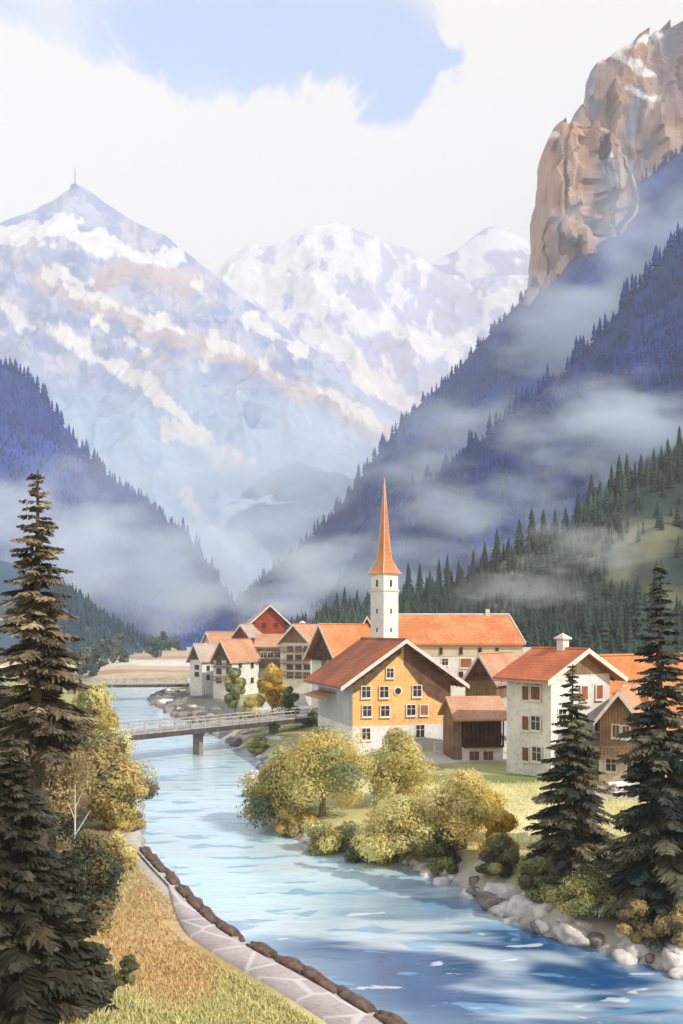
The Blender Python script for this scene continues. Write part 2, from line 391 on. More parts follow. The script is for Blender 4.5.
def m1col(Xh, Yh, Zh, PX, PY, nz):
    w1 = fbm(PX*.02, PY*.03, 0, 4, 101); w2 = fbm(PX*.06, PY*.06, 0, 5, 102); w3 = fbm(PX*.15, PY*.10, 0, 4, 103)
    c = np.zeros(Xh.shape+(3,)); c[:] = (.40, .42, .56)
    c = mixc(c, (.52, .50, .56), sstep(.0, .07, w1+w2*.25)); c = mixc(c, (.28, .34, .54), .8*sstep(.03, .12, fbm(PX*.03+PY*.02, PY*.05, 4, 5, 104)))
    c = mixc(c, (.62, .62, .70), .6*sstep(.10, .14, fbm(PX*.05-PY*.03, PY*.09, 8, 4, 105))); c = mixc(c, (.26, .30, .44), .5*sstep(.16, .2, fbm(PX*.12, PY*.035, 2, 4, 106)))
    c = mixc(c, (.42, .56, .70), sstep(350, 420, PY+w1*30)*.75); c = mixc(c, (.66, .72, .80), .8*sstep(220, 330, PX)*sstep(395, 440, PY))  # lower flank painted paler blue, lightened at the right to offset its shade
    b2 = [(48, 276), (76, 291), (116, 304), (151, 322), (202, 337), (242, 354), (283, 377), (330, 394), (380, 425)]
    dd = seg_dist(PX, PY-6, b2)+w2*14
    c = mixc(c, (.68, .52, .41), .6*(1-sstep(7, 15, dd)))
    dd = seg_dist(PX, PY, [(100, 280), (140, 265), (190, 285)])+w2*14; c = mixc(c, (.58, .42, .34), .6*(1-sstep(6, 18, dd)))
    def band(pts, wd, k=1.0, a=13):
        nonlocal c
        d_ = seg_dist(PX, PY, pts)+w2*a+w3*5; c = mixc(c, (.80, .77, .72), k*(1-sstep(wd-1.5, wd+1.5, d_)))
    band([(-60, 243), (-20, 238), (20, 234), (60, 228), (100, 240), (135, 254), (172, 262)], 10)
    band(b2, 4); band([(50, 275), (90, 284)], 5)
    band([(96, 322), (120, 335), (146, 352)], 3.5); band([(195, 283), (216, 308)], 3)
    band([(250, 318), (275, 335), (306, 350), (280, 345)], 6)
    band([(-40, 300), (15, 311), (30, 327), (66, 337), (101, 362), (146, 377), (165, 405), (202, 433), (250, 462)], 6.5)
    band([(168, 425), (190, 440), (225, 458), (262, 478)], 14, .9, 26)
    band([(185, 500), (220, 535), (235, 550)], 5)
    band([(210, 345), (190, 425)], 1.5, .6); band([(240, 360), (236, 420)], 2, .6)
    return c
def m2col(Xh, Yh, Zh, PX, PY, nz):
    w1 = fbm(PX*.025, PY*.03, 0, 5, 111); w2 = fbm(PX*.07, PY*.05, 0, 5, 112)
    c = np.zeros(Xh.shape+(3,)); c[:] = (.80, .77, .73)
    rock = sstep(.02, .07, w1*.5+w2*.7+fbm(PX*.16, PY*.06, 3, 4, 113)*.35+sstep(255, 330, PY)*.40-.12)
    c = mixc(c, (.50, .50, .64), rock); c = mixc(c, (.55, .50, .56), rock*sstep(0, .4, w1)*.6)
    d_ = seg_dist(PX, PY, [(250, 268), (300, 285), (340, 310), (400, 330), (450, 350)])+w2*22+w1*14
    c = mixc(c, (.82, .79, .74), 1-sstep(9, 13, d_))
    d_ = seg_dist(PX, PY, [(330, 340), (360, 372), (400, 400), (420, 410)])+w2*26
    c = mixc(c, (.82, .77, .70), 1-sstep(12, 16, d_))
    d_ = seg_dist(PX, PY, [(310, 340), (340, 350)])+w2*16
    c = mixc(c, (.82, .79, .74), 1-sstep(8, 11, d_))
    return c
def m3col(Xh, Yh, Zh, PX, PY, nz):
    w1 = fbm(PX*.04, PY*.07, 0, 5, 121)
    c = np.zeros(Xh.shape+(3,)); c[:] = (.80, .77, .74)
    return mixc(c, (.42, .40, .50), sstep(.05, .14, w1+sstep(245, 300, PY)*.35-.02))
hill('mountain', [(330, 330), (400, 275), (436, 262), (462, 245), (485, 228), (492, 226), (510, 232), (535, 241), (570, 246), (620, 262), (720, 320), (900, 420)], 4200, 1150, M['mount'], m3col, 260, 120, 80, .003, 1.0, seed=3, ridged=True, rough_ridge=9)
hill('mountain', [(60, 330), (150, 290), (225, 262), (250, 244), (268, 246), (290, 238), (315, 226), (335, 223), (362, 231), (385, 243), (412, 252), (440, 270), (470, 281), (520, 276), (600, 285), (700, 330), (900, 460)], 3600, 1300, M['mount'], m2col, 420, 240, 120, .003, 1.0, seed=4, ridged=True, rough_ridge=12)
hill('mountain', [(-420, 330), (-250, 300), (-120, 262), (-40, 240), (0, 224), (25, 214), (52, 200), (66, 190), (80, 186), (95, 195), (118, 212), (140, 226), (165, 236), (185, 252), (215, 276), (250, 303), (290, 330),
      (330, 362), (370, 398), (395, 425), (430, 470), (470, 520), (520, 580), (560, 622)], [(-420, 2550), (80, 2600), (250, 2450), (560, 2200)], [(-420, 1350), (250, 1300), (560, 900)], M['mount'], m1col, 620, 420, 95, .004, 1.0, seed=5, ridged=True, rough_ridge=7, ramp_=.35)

# mast on the left summit
mp_ = P(75, 189, 2595)
root = empty('summit_mast', mp_, 'thin mast standing on the pale summit at the left', 'mast')
q = MB(); q.prism([(-13, -14), (13, -14), (10, 8), (6, 11), (-7, 11), (-10, 7)], -9, 9); q.build('base_hut', M['metal'], root)
q = MB(); q.tube([(0, 0, 4), (0, 0, 30), (0, 0, 62)], [2.8, 1.8, .8], 8); q.build('pole', M['metal'], root)

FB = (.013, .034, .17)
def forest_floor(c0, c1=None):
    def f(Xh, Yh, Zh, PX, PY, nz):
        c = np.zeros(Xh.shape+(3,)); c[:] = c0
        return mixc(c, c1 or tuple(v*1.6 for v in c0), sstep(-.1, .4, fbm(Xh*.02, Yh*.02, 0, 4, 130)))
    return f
# far right forested ridge, with the cliff standing on it
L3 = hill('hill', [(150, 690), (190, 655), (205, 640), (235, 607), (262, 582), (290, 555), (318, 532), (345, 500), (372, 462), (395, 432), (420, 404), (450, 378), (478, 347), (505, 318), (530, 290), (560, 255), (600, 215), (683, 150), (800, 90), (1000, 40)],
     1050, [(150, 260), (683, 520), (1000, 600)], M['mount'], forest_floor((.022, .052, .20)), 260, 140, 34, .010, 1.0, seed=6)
def l2col(Xh, Yh, Zh, PX, PY, nz):
    c = forest_floor(FB)(Xh, Yh, Zh, PX, PY, nz)
    return c
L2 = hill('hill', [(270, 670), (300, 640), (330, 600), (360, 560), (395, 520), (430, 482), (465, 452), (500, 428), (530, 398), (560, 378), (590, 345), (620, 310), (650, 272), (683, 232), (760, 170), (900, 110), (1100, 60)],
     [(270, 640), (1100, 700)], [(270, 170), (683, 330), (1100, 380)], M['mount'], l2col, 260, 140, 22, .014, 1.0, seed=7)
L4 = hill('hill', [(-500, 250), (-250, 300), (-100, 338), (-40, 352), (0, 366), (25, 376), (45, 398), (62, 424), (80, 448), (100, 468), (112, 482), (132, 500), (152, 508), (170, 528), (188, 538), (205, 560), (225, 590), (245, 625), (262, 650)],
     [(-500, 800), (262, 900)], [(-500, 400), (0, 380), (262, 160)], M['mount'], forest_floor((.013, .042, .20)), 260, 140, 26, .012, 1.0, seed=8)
L5 = hill('hill', [(-350, 470), (-100, 530), (0, 560), (40, 572), (70, 592), (95, 612), (120, 630), (150, 645), (175, 655)],
     [(-350, 430), (175, 520)], [(-350, 160), (175, 60)], M['mount'], forest_floor((.040, .085, .13)), 160, 70, 8, .02, 1.0, seed=9)
def l1col(Xh, Yh, Zh, PX, PY, nz):
    c = np.zeros(Xh.shape+(3,)); c[:] = (.030, .050, .040)
    n_ = fbm(Xh*.02, Zh*.03, 0, 4, 141)
    c = mixc(c, (.19, .19, .105), sstep(.0, .3, n_+.4*np.exp(-((PX-520)/26)**2-((PY-572)/20)**2)+.6*np.exp(-((PX-610)/80)**2-((PY-565)/45)**2)-.25+.4*np.exp(-((PX-672)/50)**2-((PY-600)/90)**2)))
    return c
L1R = [(240, 650), (285, 634), (340, 620), (375, 610), (400, 600), (440, 590), (470, 574), (500, 560), (530, 548), (560, 536), (585, 518), (605, 502), (625, 486), (650, 470), (690, 446), (760, 404), (900, 330), (1150, 240)]
L1 = hill('hill', L1R, [(240, 400), (400, 360), (1150, 330)], [(240, 60), (400, 150), (683, 165), (1150, 170)], M['mount'], l1col, 240, 110, 7, .03, 1.05, z0=2.6, seed=10)

# cliff: lofted rock towers
def cliff(name, prof, D, depth, zb, seed, warm):
    # prof: rows (py, left px, right px)
    n, k = 200, 220
    py = np.linspace(prof[0][0], prof[-1][0], n)
    lx = np.interp(py, [p[0] for p in prof], [p[1] for p in prof]); rx = np.interp(py, [p[0] for p in prof], [p[2] for p in prof])
    z = CZ-(py-HY)/F*(D+depth*.75); xl = (lx-CX)/F*(D+depth*.8); xr = (rx-CX)/F*(D+depth*.8)
    th = np.linspace(0, 2*np.pi, k, endpoint=False); T = th[None, :]
    ce, se = np.cos(T), np.sin(T)
    e = .42
    cx = np.sign(ce)*np.abs(ce)**e; sy = np.sign(se)*np.abs(se)**e
    mid = ((xl+xr)/2)[:, None]; hw = ((xr-xl)/2)[:, None]
    Xc = mid+cx*hw; Yc = D+depth+sy*np.minimum(depth, hw*1.4+8); Zc = np.repeat(z[:, None], k, 1)
    dist = fbm(Xc*.020+seed+Zc*.003, Yc*.020, Zc*.005, 5, seed, True)*26+fbm(Xc*.05, Yc*.05, Zc*.02, 5, seed+2, True)*9
    rs = np.random.default_rng(seed+40); ns = 150; sxs = rs.uniform(xl.min(), xr.max(), ns); szs = rs.uniform(z.min(), z.max(), ns)
    wx_ = Xc+fbm(Xc*.02, Zc*.02, 0, 3, seed+9)*14; wz_ = Zc+fbm(Xc*.02, Zc*.02, 5, 3, seed+10)*20
    dd = ((wx_[..., None]-sxs)**2*2.6+(wz_[..., None]-szs)**2*.30); bi = dd.argmin(-1)
    dist = dist*.45+rs.uniform(-12, 14, ns)[bi]+rs.uniform(-.75, .75, ns)[bi]*(wx_-sxs[bi])+rs.uniform(-.12, .2, ns)[bi]*(wz_-szs[bi])
    lim = np.minimum(1, hw/35)
    Yc = Yc-dist*lim*np.where(sy < 0, 1, -1); Xc = Xc+fbm(Xc*.01, Yc*.02, Zc*.018, 4, seed+3)*4*lim
    Zc = Zc+0*Xc
    PX = CX+F*Xc/Yc; PY = HY-F*(Zc-CZ)/Yc
    c = np.zeros(Xc.shape+(3,)); c[:] = (.36, .26, .24)
    a1 = fbm(Xc*.02, Zc*.010, 0, 4, 151+seed)
    c = mixc(c, (.54, .33, .21), sstep(-.15, .25, a1+warm)); c = mixc(c, (.26, .25, .32), sstep(.08, .3, fbm(Xc*.03, Zc*.008, 5, 4, 153+seed)))
    c = mixc(c, (.68, .52, .42), sstep(.1, .3, fbm(Xc*.05, Zc*.02, 9, 4, 155+seed))*.8)
    for pts, wd in (([(612, 52), (628, 62), (640, 66), (650, 74)], 5), ([(628, 88), (640, 94), (652, 100)], 4), ([(600, 60), (622, 46), (660, 34)], 3), ([(606, 150), (612, 158)], 3), ([(548, 135), (556, 134)], 2)):
        c = mixc(c, (.90, .87, .83), 1-sstep(wd-1, wd+1, seg_dist(PX, PY, pts)+fbm(PX*.08, PY*.08, 0, 3, 160)*6))
    V = np.stack([Xc, Yc, Zc], -1).reshape(-1, 3); V = np.vstack([V, [[(xl[0]+xr[0])/2, D, z[0]+1]]])
    fs = [(i*k+j, i*k+(j+1) % k, (i+1)*k+(j+1) % k, (i+1)*k+j) for i in range(n-1) for j in range(k)]
    me = bpy.data.meshes.new(name)
    me.from_pydata(V.tolist(), [], fs+[(n*k, (j+1) % k, j) for j in range(k)])
    at_ = me.color_attributes.new('Col', 'FLOAT_COLOR', 'POINT'); cc = np.ones((len(V), 4), np.float32); cc[:-1, :3] = c.reshape(-1, 3); cc[-1, :3] = c[0, 0]
    at_.data.foreach_set('color', cc.ravel())
    bm = bmesh.new(); bm.from_mesh(me); bmesh.ops.recalc_face_normals(bm, faces=bm.faces); bm.to_mesh(me); bm.free()
    o = link(name, me, M['rockm']); tag(o, kind='structure'); return o
cliff('cliff', [(40, 650, 668), (44, 643, 690), (51, 628, 730), (60, 608, 790), (70, 590, 850), (98, 587, 940), (114, 574, 970), (140, 571, 980), (200, 566, 1000), (300, 560, 1020), (420, 548, 1040)], 1100, 50, 0, 3, .0)
cliff('cliff', [(133, 552, 566), (137, 549, 580), (146, 545, 598), (160, 543, 614), (185, 540, 622), (205, 537, 628), (235, 538, 634), (262, 535, 640), (280, 533, 645), (300, 522, 650), (400, 505, 660)], 1030, 42, 0, 8, .22)

# ------------------------------------------------------------------ conifers
def cone_template(tiers, sides, seed, jag=.3):
    r_ = np.random.default_rng(seed); V = []; Fc = []
    for t in range(tiers):
        f = t/tiers; zb = .06+.9*f; zt = min(1.0, zb+1.35/tiers+.04); rad = (1-f)**.85*.21+.012
        n0 = len(V); V.append((0, 0, zt))
        ph = r_.uniform(0, 6)
        for s_ in range(sides):
            a = ph+2*math.pi*s_/sides; rr = rad*(1-jag*(s_ % 2))*r_.uniform(.8, 1.15)
            V.append((rr*math.cos(a), rr*math.sin(a), zb-(.025 if s_ % 2 == 0 else -.012)+r_.uniform(-.01, .01)))
        Fc += [(n0, n0+1+s_, n0+1+(s_+1) % sides) for s_ in range(sides)]
    return np.array(V), np.array(Fc)
def forest(name, pts, hs, cols, m, label, tiers=4, sides=7, seed=0, wide=1.0):
    r_ = np.random.default_rng(seed); n_ = len(pts)
    if n_ == 0: return
    Ts = [cone_template(tiers, sides, seed+i) for i in range(5)]
    VV, FF, CC = [], [], []; off = 0
    idx = r_.integers(0, 5, n_)
    for k_ in range(5):
        V, Fc = Ts[k_]; sel = np.where(idx == k_)[0]
        if len(sel) == 0: continue
        a = r_.uniform(0, 6.3, len(sel)); h = hs[sel]; wd = h*r_.uniform(.75, 1.2, len(sel))*wide
        x = (V[None, :, 0]*np.cos(a)[:, None]-V[None, :, 1]*np.sin(a)[:, None])*wd[:, None]+pts[sel, 0][:, None]
        y = (V[None, :, 0]*np.sin(a)[:, None]+V[None, :, 1]*np.cos(a)[:, None])*wd[:, None]+pts[sel, 1][:, None]
        z = V[None, :, 2]*h[:, None]+pts[sel, 2][:, None]
        VV.append(np.stack([x, y, z], -1).reshape(-1, 3))
        FF.append((Fc[None]+(np.arange(len(sel))*len(V))[:, None, None]+off).reshape(-1, 3)); off += len(sel)*len(V)
        CC.append(np.repeat(cols[sel], len(V), 0))
    o = np_mesh(name, np.vstack(VV), np.vstack(FF), m, col=np.vstack(CC))
    tag(o, label, 'forest', kind='stuff'); return o
def scatter(hl, n_, r_, vmin=.0, vmax=.9, pxr=(-200, 900), keep=None):
    nv, nx = hl['X'].shape; v0 = hl['nv0']
    out = []
    i = r_.uniform(v0+vmin*(nv-v0-1), v0+vmax*(nv-v0-1), n_*3); j = r_.uniform(0, nx-1.01, n_*3)
    i0 = i.astype(int); j0 = j.astype(int); fi = i-i0; fj = j-j0
    i1 = np.minimum(i0+1, nv-1)
    def s_(A): return A[i0, j0]*(1-fi)*(1-fj)+A[i1, j0]*fi*(1-fj)+A[i0, j0+1]*(1-fi)*fj+A[i1, j0+1]*fi*fj
    pts = np.stack([s_(hl['X']), s_(hl['Y']), s_(hl['Z'])], -1); PX = s_(hl['PX']); PY = s_(hl['PY'])
    ok = (PX > pxr[0]) & (PX < pxr[1])
    if keep is not None: ok &= keep(PX, PY, r_)
    return pts[ok][:n_], PX[ok][:n_], PY[ok][:n_]
def ridge_line(hl, n_, r_, pxr, back=0):
    nv, nx = hl['X'].shape; v0 = hl['nv0']
    px = r_.uniform(*pxr, n_); R_ = hl['PX'][v0]
    f = lambda A: np.interp(px, R_, A[v0])
    return np.stack([f(hl['X']), f(hl['Y']), f(hl['Z'])], -1)
def hill_forest(hl, n_, nr, h, c, pxr, label, seed, keep=None, tiers=3, sides=7, vmax=.9):
    r_ = np.random.default_rng(seed)
    p1, _, _ = scatter(hl, n_, r_, 0, vmax, pxr, keep); p2 = ridge_line(hl, nr, r_, pxr)
    p = np.vstack([p1, p2]); p[:, 2] -= .5
    clump = fbm(p[:, 0]*.02, p[:, 1]*.02, p[:, 2]*.02, 3, seed)
    hs = r_.uniform(.45, 1.0, len(p))*h*(1+.5*clump); hs[:len(p1)] *= (.45 if seed < 34 else 1); hs[len(p1):] *= r_.uniform(.55, 1.3, len(p2))
    cols = np.array(c)[None]*(r_.uniform(.8, 1.25, (len(p), 1)))*(1+.8*np.maximum(clump, -.4))[:, None]
    forest('forest', p, hs, cols, M['needle'], label, tiers, sides, seed)
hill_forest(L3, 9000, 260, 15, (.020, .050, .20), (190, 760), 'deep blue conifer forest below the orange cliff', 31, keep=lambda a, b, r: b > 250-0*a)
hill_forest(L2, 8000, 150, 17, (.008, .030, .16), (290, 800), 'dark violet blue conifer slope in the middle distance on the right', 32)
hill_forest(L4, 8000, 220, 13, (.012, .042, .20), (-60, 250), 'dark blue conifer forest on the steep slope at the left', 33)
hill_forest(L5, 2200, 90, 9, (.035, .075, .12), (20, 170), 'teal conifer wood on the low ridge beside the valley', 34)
clear = lambda a, b, r: (fbm(a*.02, b*.03, 0, 3, 170)+.85*np.exp(-((a-606)/75)**2-((b-560)/45)**2)+.75*np.exp(-((a-672)/45)**2-((b-590)/90)**2)+.5*np.exp(-((a-520)/26)**2-((b-572)/20)**2)+r.uniform(-.3, .3, a.shape)) < .55
hill_forest(L1, 2400, 0, 9, (.035, .058, .045), (240, 800), 'dark green conifer wood rising behind the village', 35, keep=clear, tiers=6, sides=9, vmax=.97)

# separate conifers one can tell apart on the wooded slope
def mid_conifer(seed):
    V, Fc = cone_template(11, 14, seed, .45)
    r_ = np.random.default_rng(seed)
    root = empty('conifer', (0, 0, 0), 'x', 'tree')
    col = np.array([(.028, .048, .038)])*r_.uniform(.6, 1.6, (len(V), 1))
    np_mesh('crown', V, Fc, M['needle'], root, col)
    q_ = MB(); q_.tube([(0, 0, -.06), (0, 0, .3), (0, 0, .85)], [.022, .016, .004], 6); q_.build('trunk', M['bark'], root)
    return root
protos = [mid_conifer(60+i) for i in range(3)]
def surf_at(hl, px, py):
    d = (hl['PX']-px)**2+(hl['PY']-py)**2; d[:hl['nv0']] = 1e9
    i = np.unravel_index(np.argmin(d), d.shape); return Vector((hl['X'][i], hl['Y'][i], hl['Z'][i]))
used = 0
def put_conifer(px, ytop, ybase, label, group, hl=L1):
    global used
    p = surf_at(hl, px, ybase); o = protos[used] if used < 3 else copy_tree(protos[used % 3]); used += 1
    ztop = CZ-(ytop-HY)/F*p.y; h = max(3, ztop-p.z)
    o.location = p-Vector((0, 0, .3)); o.scale = (h*random.uniform(.75, 1.05),)*2+(h,); o.rotation_euler = (0, 0, random.uniform(0, 6))
    tag(o, label, 'tree', group)
for px, yt in [(496, 526), (508, 536), (519, 517), (532, 505), (544, 508), (555, 508), (566, 505), (578, 491), (591, 472), (600, 478), (612, 462), (620, 453), (628, 451), (640, 452), (655, 446), (668, 436), (680, 424)]:
    put_conifer(px, yt, float(interp(L1R, px))+3, 'pointed dark conifer on the crest of the wooded slope behind the village', 'conifers on the crest of the wooded slope')
for px, yt in [(326, 598), (336, 590), (344, 585), (357, 588), (368, 591), (408, 561), (420, 561), (430, 568), (439, 557), (448, 553), (460, 558), (472, 548), (484, 540)]:
    put_conifer(px, yt, float(interp(L1R, px))+2, 'dim grey green conifer beside the church spire on the lower crest', 'conifers on the lower crest by the spire')
for px, yt, yb, lab in [(607, 597, 632, 'short dark conifer above the orange roofed house at the right'), (637, 573, 640, 'tall narrow dark conifer standing in the pale clearing'),
                        (657, 557, 628, 'slender conifer behind the top of the rightmost fir'), (534, 612, 648, 'dark small tree right of the church roof end'), (546, 618, 648, 'low dark tree just left of the white chimney')]:
    put_conifer(px, yt, yb, lab, None)

# big firs
def fir(label, px, D, ytop, zb, rad, seed, c_dark, c_light, group=None, bare=.06, whorls=30, upcurve=.25, dens=1.0):
    r_ = np.random.default_rng(seed); x = (px-CX)/F*D; H = CZ-(ytop-HY)/F*D-zb
    root = empty('fir_tree', (x, D, zb), label, 'tree', group)
    q_ = MB(); k_ = [(.04*math.sin(i), .03*math.cos(2*i), H*i/8-.8*(i == 0)) for i in range(9)]
    q_.tube(k_, [max(.03, .022*H*(1-i/8)+.02) for i in range(9)], 9)
    V, Fc, Cc = [], [], []
    bm_ = q_
    zs = np.linspace(bare, .985, whorls)
    for wi, t in enumerate(zs):
        nb = int(round((9-4*t)*dens)); ph = r_.uniform(0, 6)
        for b_ in range(nb):
            a = ph+2*math.pi*b_/nb+r_.uniform(-.25, .25)
            Lb = rad*((1-t)**.82)*r_.choice((.6, .85, .95, 1.05, 1.15))*r_.uniform(.85, 1.1)+.12
            tint = np.array(c_dark)+(np.array(c_light)-np.array(c_dark))*(r_.uniform(0, 1)**2.0)
            da, db = math.cos(a), math.sin(a); z0 = H*min(.99, t+r_.uniform(-.022, .022))
            dro = r_.uniform(.28, .5)*(1-.65*t)
            def bp_(s): # drooping bough whose tip turns up
                return np.array((da*Lb*s, db*Lb*s, z0+Lb*(-dro*s*1.25+upcurve*1.25*max(0, s-.45)**1.6+.10*math.sin(s*3))))
            side = np.array((-db, da, 0)); up = np.array((0, 0, 1.))
            if Lb > .8 and b_ % 2 == 0:
                bm_.tube([tuple(bp_(s)) for s in (0, .35, .7)], [.035*Lb/2, .022*Lb/2, .01], 4)
            nt_ = max(5, int(Lb*13))
            for s_ in np.linspace(.10, 1, nt_):
                c0 = bp_(s_); w_ = Lb*.30*(1-s_)**.6*(.45+.55*min(1, s_*4))+.09
                for sd in (-1, 1, 0):
                    dirv = side*sd*r_.uniform(.7, 1.1)*w_+np.array((da, db, 0))*w_*r_.uniform(.5, 1.1)+up*(-w_*r_.uniform(.25, .85) if sd else -w_*r_.uniform(.5, 1.0))
                    if sd == 0: dirv = dirv*.8
                    tw = np.cross(dirv, up); tw = tw/(np.linalg.norm(tw)+1e-6)*(.035+.105*np.linalg.norm(dirv)); tw[2] += r_.uniform(-.06, .06)
                    n0 = len(V); V += [c0-tw*.5, c0+dirv*.55-tw, c0+dirv*r_.uniform(.95, 1.2), c0+dirv*.5+tw]
                    Fc.append((n0, n0+1, n0+2, n0+3)); cc = np.clip(tint*r_.uniform(.75, 1.3)+(s_ > .8)*.02, 0, 1); Cc += [cc]*4
    np_mesh('crown', np.array(V), np.array(Fc), M['needle'], root, np.array(Cc))
    bm_.build('trunk', M['bark'], root)
    return root
fir('tall brown olive fir with drooping boughs at the left edge', 37, 34, 470, 3.6, 3.5, 1, (.085, .065, .04), (.38, .30, .19), whorls=26, dens=1.25, bare=.42)
fir('near black green fir filling the lower left corner', 12, 27.5, 735, 4.0, 2.6, 2, (.020, .019, .012), (.08, .065, .038), whorls=26, dens=1.4)
fir('dark fir half cut off by the left edge of the picture', -14, 38, 615, 3.8, 3.8, 3, (.020, .028, .022), (.09, .085, .055), whorls=26, dens=1.2)
fir('dark young fir low down below the olive thicket at the left', 66, 30, 850, 3.4, 1.7, 9, (.02, .02, .014), (.08, .07, .04), whorls=18, dens=1.3)
fir('dark fir standing alone on the meadow before the white house', 572, 52, 664, 1.6, 2.75, 4, (.018, .026, .020), (.24, .20, .11), whorls=30, dens=1.3)
fir('broad black green fir at the right edge of the picture', 660, 45, 560, 1.4, 3.15, 5, (.016, .026, .022), (.17, .16, .10), whorls=34, dens=1.3)
fir('fir behind the broad one at the right, mostly cut off', 706, 52, 600, 1.8, 3.6, 6, (.016, .028, .026), (.12, .12, .08), whorls=26, dens=1.1)

# ------------------------------------------------------------------ broadleaf trees and shrubs
def leafy(name, label, base, h, wx, cols, seed, n_leaf=4200, leaf=.26, lobes=16, group=None, trunk=True, cat='tree', low=.12, bark='bark'):
    r_ = np.random.default_rng(seed); root = empty(name, base, label, cat, group)
    lob = []
    for i in range(lobes):
        t = r_.uniform(low, 1); rr = math.sqrt(max(.05, 1-(2*(t-.42))**2))*.72 if t > .42 else .55+.35*(t/.42)
        a = 2.4*i+r_.uniform(-.4, .4); q_ = r_.uniform(.35, 1)*rr
        c = np.array((math.cos(a)*q_*wx*.5, math.sin(a)*q_*wx*.5, h*(low+.02+(t-low)*.86)))
        lr = wx*r_.uniform(.10, .21); lob.append((c, lr, lr*r_.uniform(.7, .95)*min(1.3, h/wx+.25), cols[r_.integers(0, len(cols))]))
    lob.append((np.array((0, 0, h*.45)), wx*.20, h*.26, cols[0]))
    V, Fc, Cc = [], [], []
    per = n_leaf//len(lob)
    for c, lr, lz, tint in lob:
        d = r_.normal(size=(per, 3)); d /= np.linalg.norm(d, axis=1)[:, None]
        rad = r_.uniform(0, 1, per)**.30; bump = 1+.28*fbm(d[:, 0]*2.2+c[0], d[:, 1]*2.2, d[:, 2]*2.2, 3, seed)
        p = c+d*(rad*bump)[:, None]*np.array((lr, lr, lz)); p[:, 2] = np.maximum(p[:, 2], .05)
        n_ = d+r_.normal(size=d.shape)*.22; n_ /= np.linalg.norm(n_, axis=1)[:, None]
        u = np.cross(n_, r_.normal(size=d.shape)); u /= np.linalg.norm(u, axis=1)[:, None]; w_ = np.cross(n_, u)
        s_ = leaf*r_.uniform(.3, 1.35, per)[:, None]
        quad = np.stack([p-u*s_, p-w_*s_*.55, p+u*s_, p+w_*s_*.55], 1)
        base_i = sum(len(v) for v in V); V.append(quad.reshape(-1, 3)); Fc.append(np.arange(per*4).reshape(-1, 4)+base_i)
        Cc.append(np.repeat(np.minimum(np.array(tint)*1.38, .92)[None]*r_.uniform(.86, 1.14, (per, 1)), 4, 0))
    if trunk:
        q_ = MB(); q_.tube([(0, 0, -.4), (.05, 0, h*.2), (0, .05, h*.45), (.08, 0, h*.75)], [.035*wx, .026*wx, .018*wx, .006*wx], 8)
        for c, lr, lz, _ in lob[:7]:
            z0 = min(h*.35, c[2]*.5); q_.tube([(0, 0, z0), tuple(c*np.array((.5, .5, .62))+np.array((0, 0, z0*.25))), tuple(c)], [.014*wx, .010*wx, .004*wx], 6)
        q_.build('trunk', M[bark], root)
    np_mesh('crown', np.vstack(V), np.vstack(Fc), M['leaf'], root, np.vstack(Cc))
    return root
GOLD = [(.74, .52, .17), (.66, .50, .19), (.78, .60, .27), (.50, .42, .17)]
OLIV = [(.46, .41, .17), (.28, .29, .14), (.56, .48, .20), (.18, .22, .14)]
DARK = [(.10, .12, .075), (.16, .16, .08), (.07, .09, .07), (.22, .19, .09)]
YEL = [(.60, .40, .06), (.52, .34, .05), (.44, .30, .06)]
PALE = [(.78, .67, .36), (.68, .58, .29), (.56, .49, .22)]
BRN = [(.34, .25, .14), (.46, .36, .18), (.19, .16, .10), (.56, .44, .20)]
def at_px(px, ybase, z): g = G(px, ybase, z); return Vector((g.x, g.y, float(terr(g.x, g.y))-.1))
def leafy_px(name, label, px, ybase, ytop, wpx, cols, seed, z=1.2, **kw):
    p = at_px(px, ybase, z); h = (ybase-ytop)/F*p.y*1.0; w_ = wpx/F*p.y
    kw.setdefault('leaf', max(.08, .0020*p.y)); h *= (1.08 if kw.get('cat') == 'tree' else 1.0); w_ *= (1.42 if kw.get('cat') == 'tree' else 1.1)
    return leafy(name, label, p, h, w_, cols, seed, **kw)
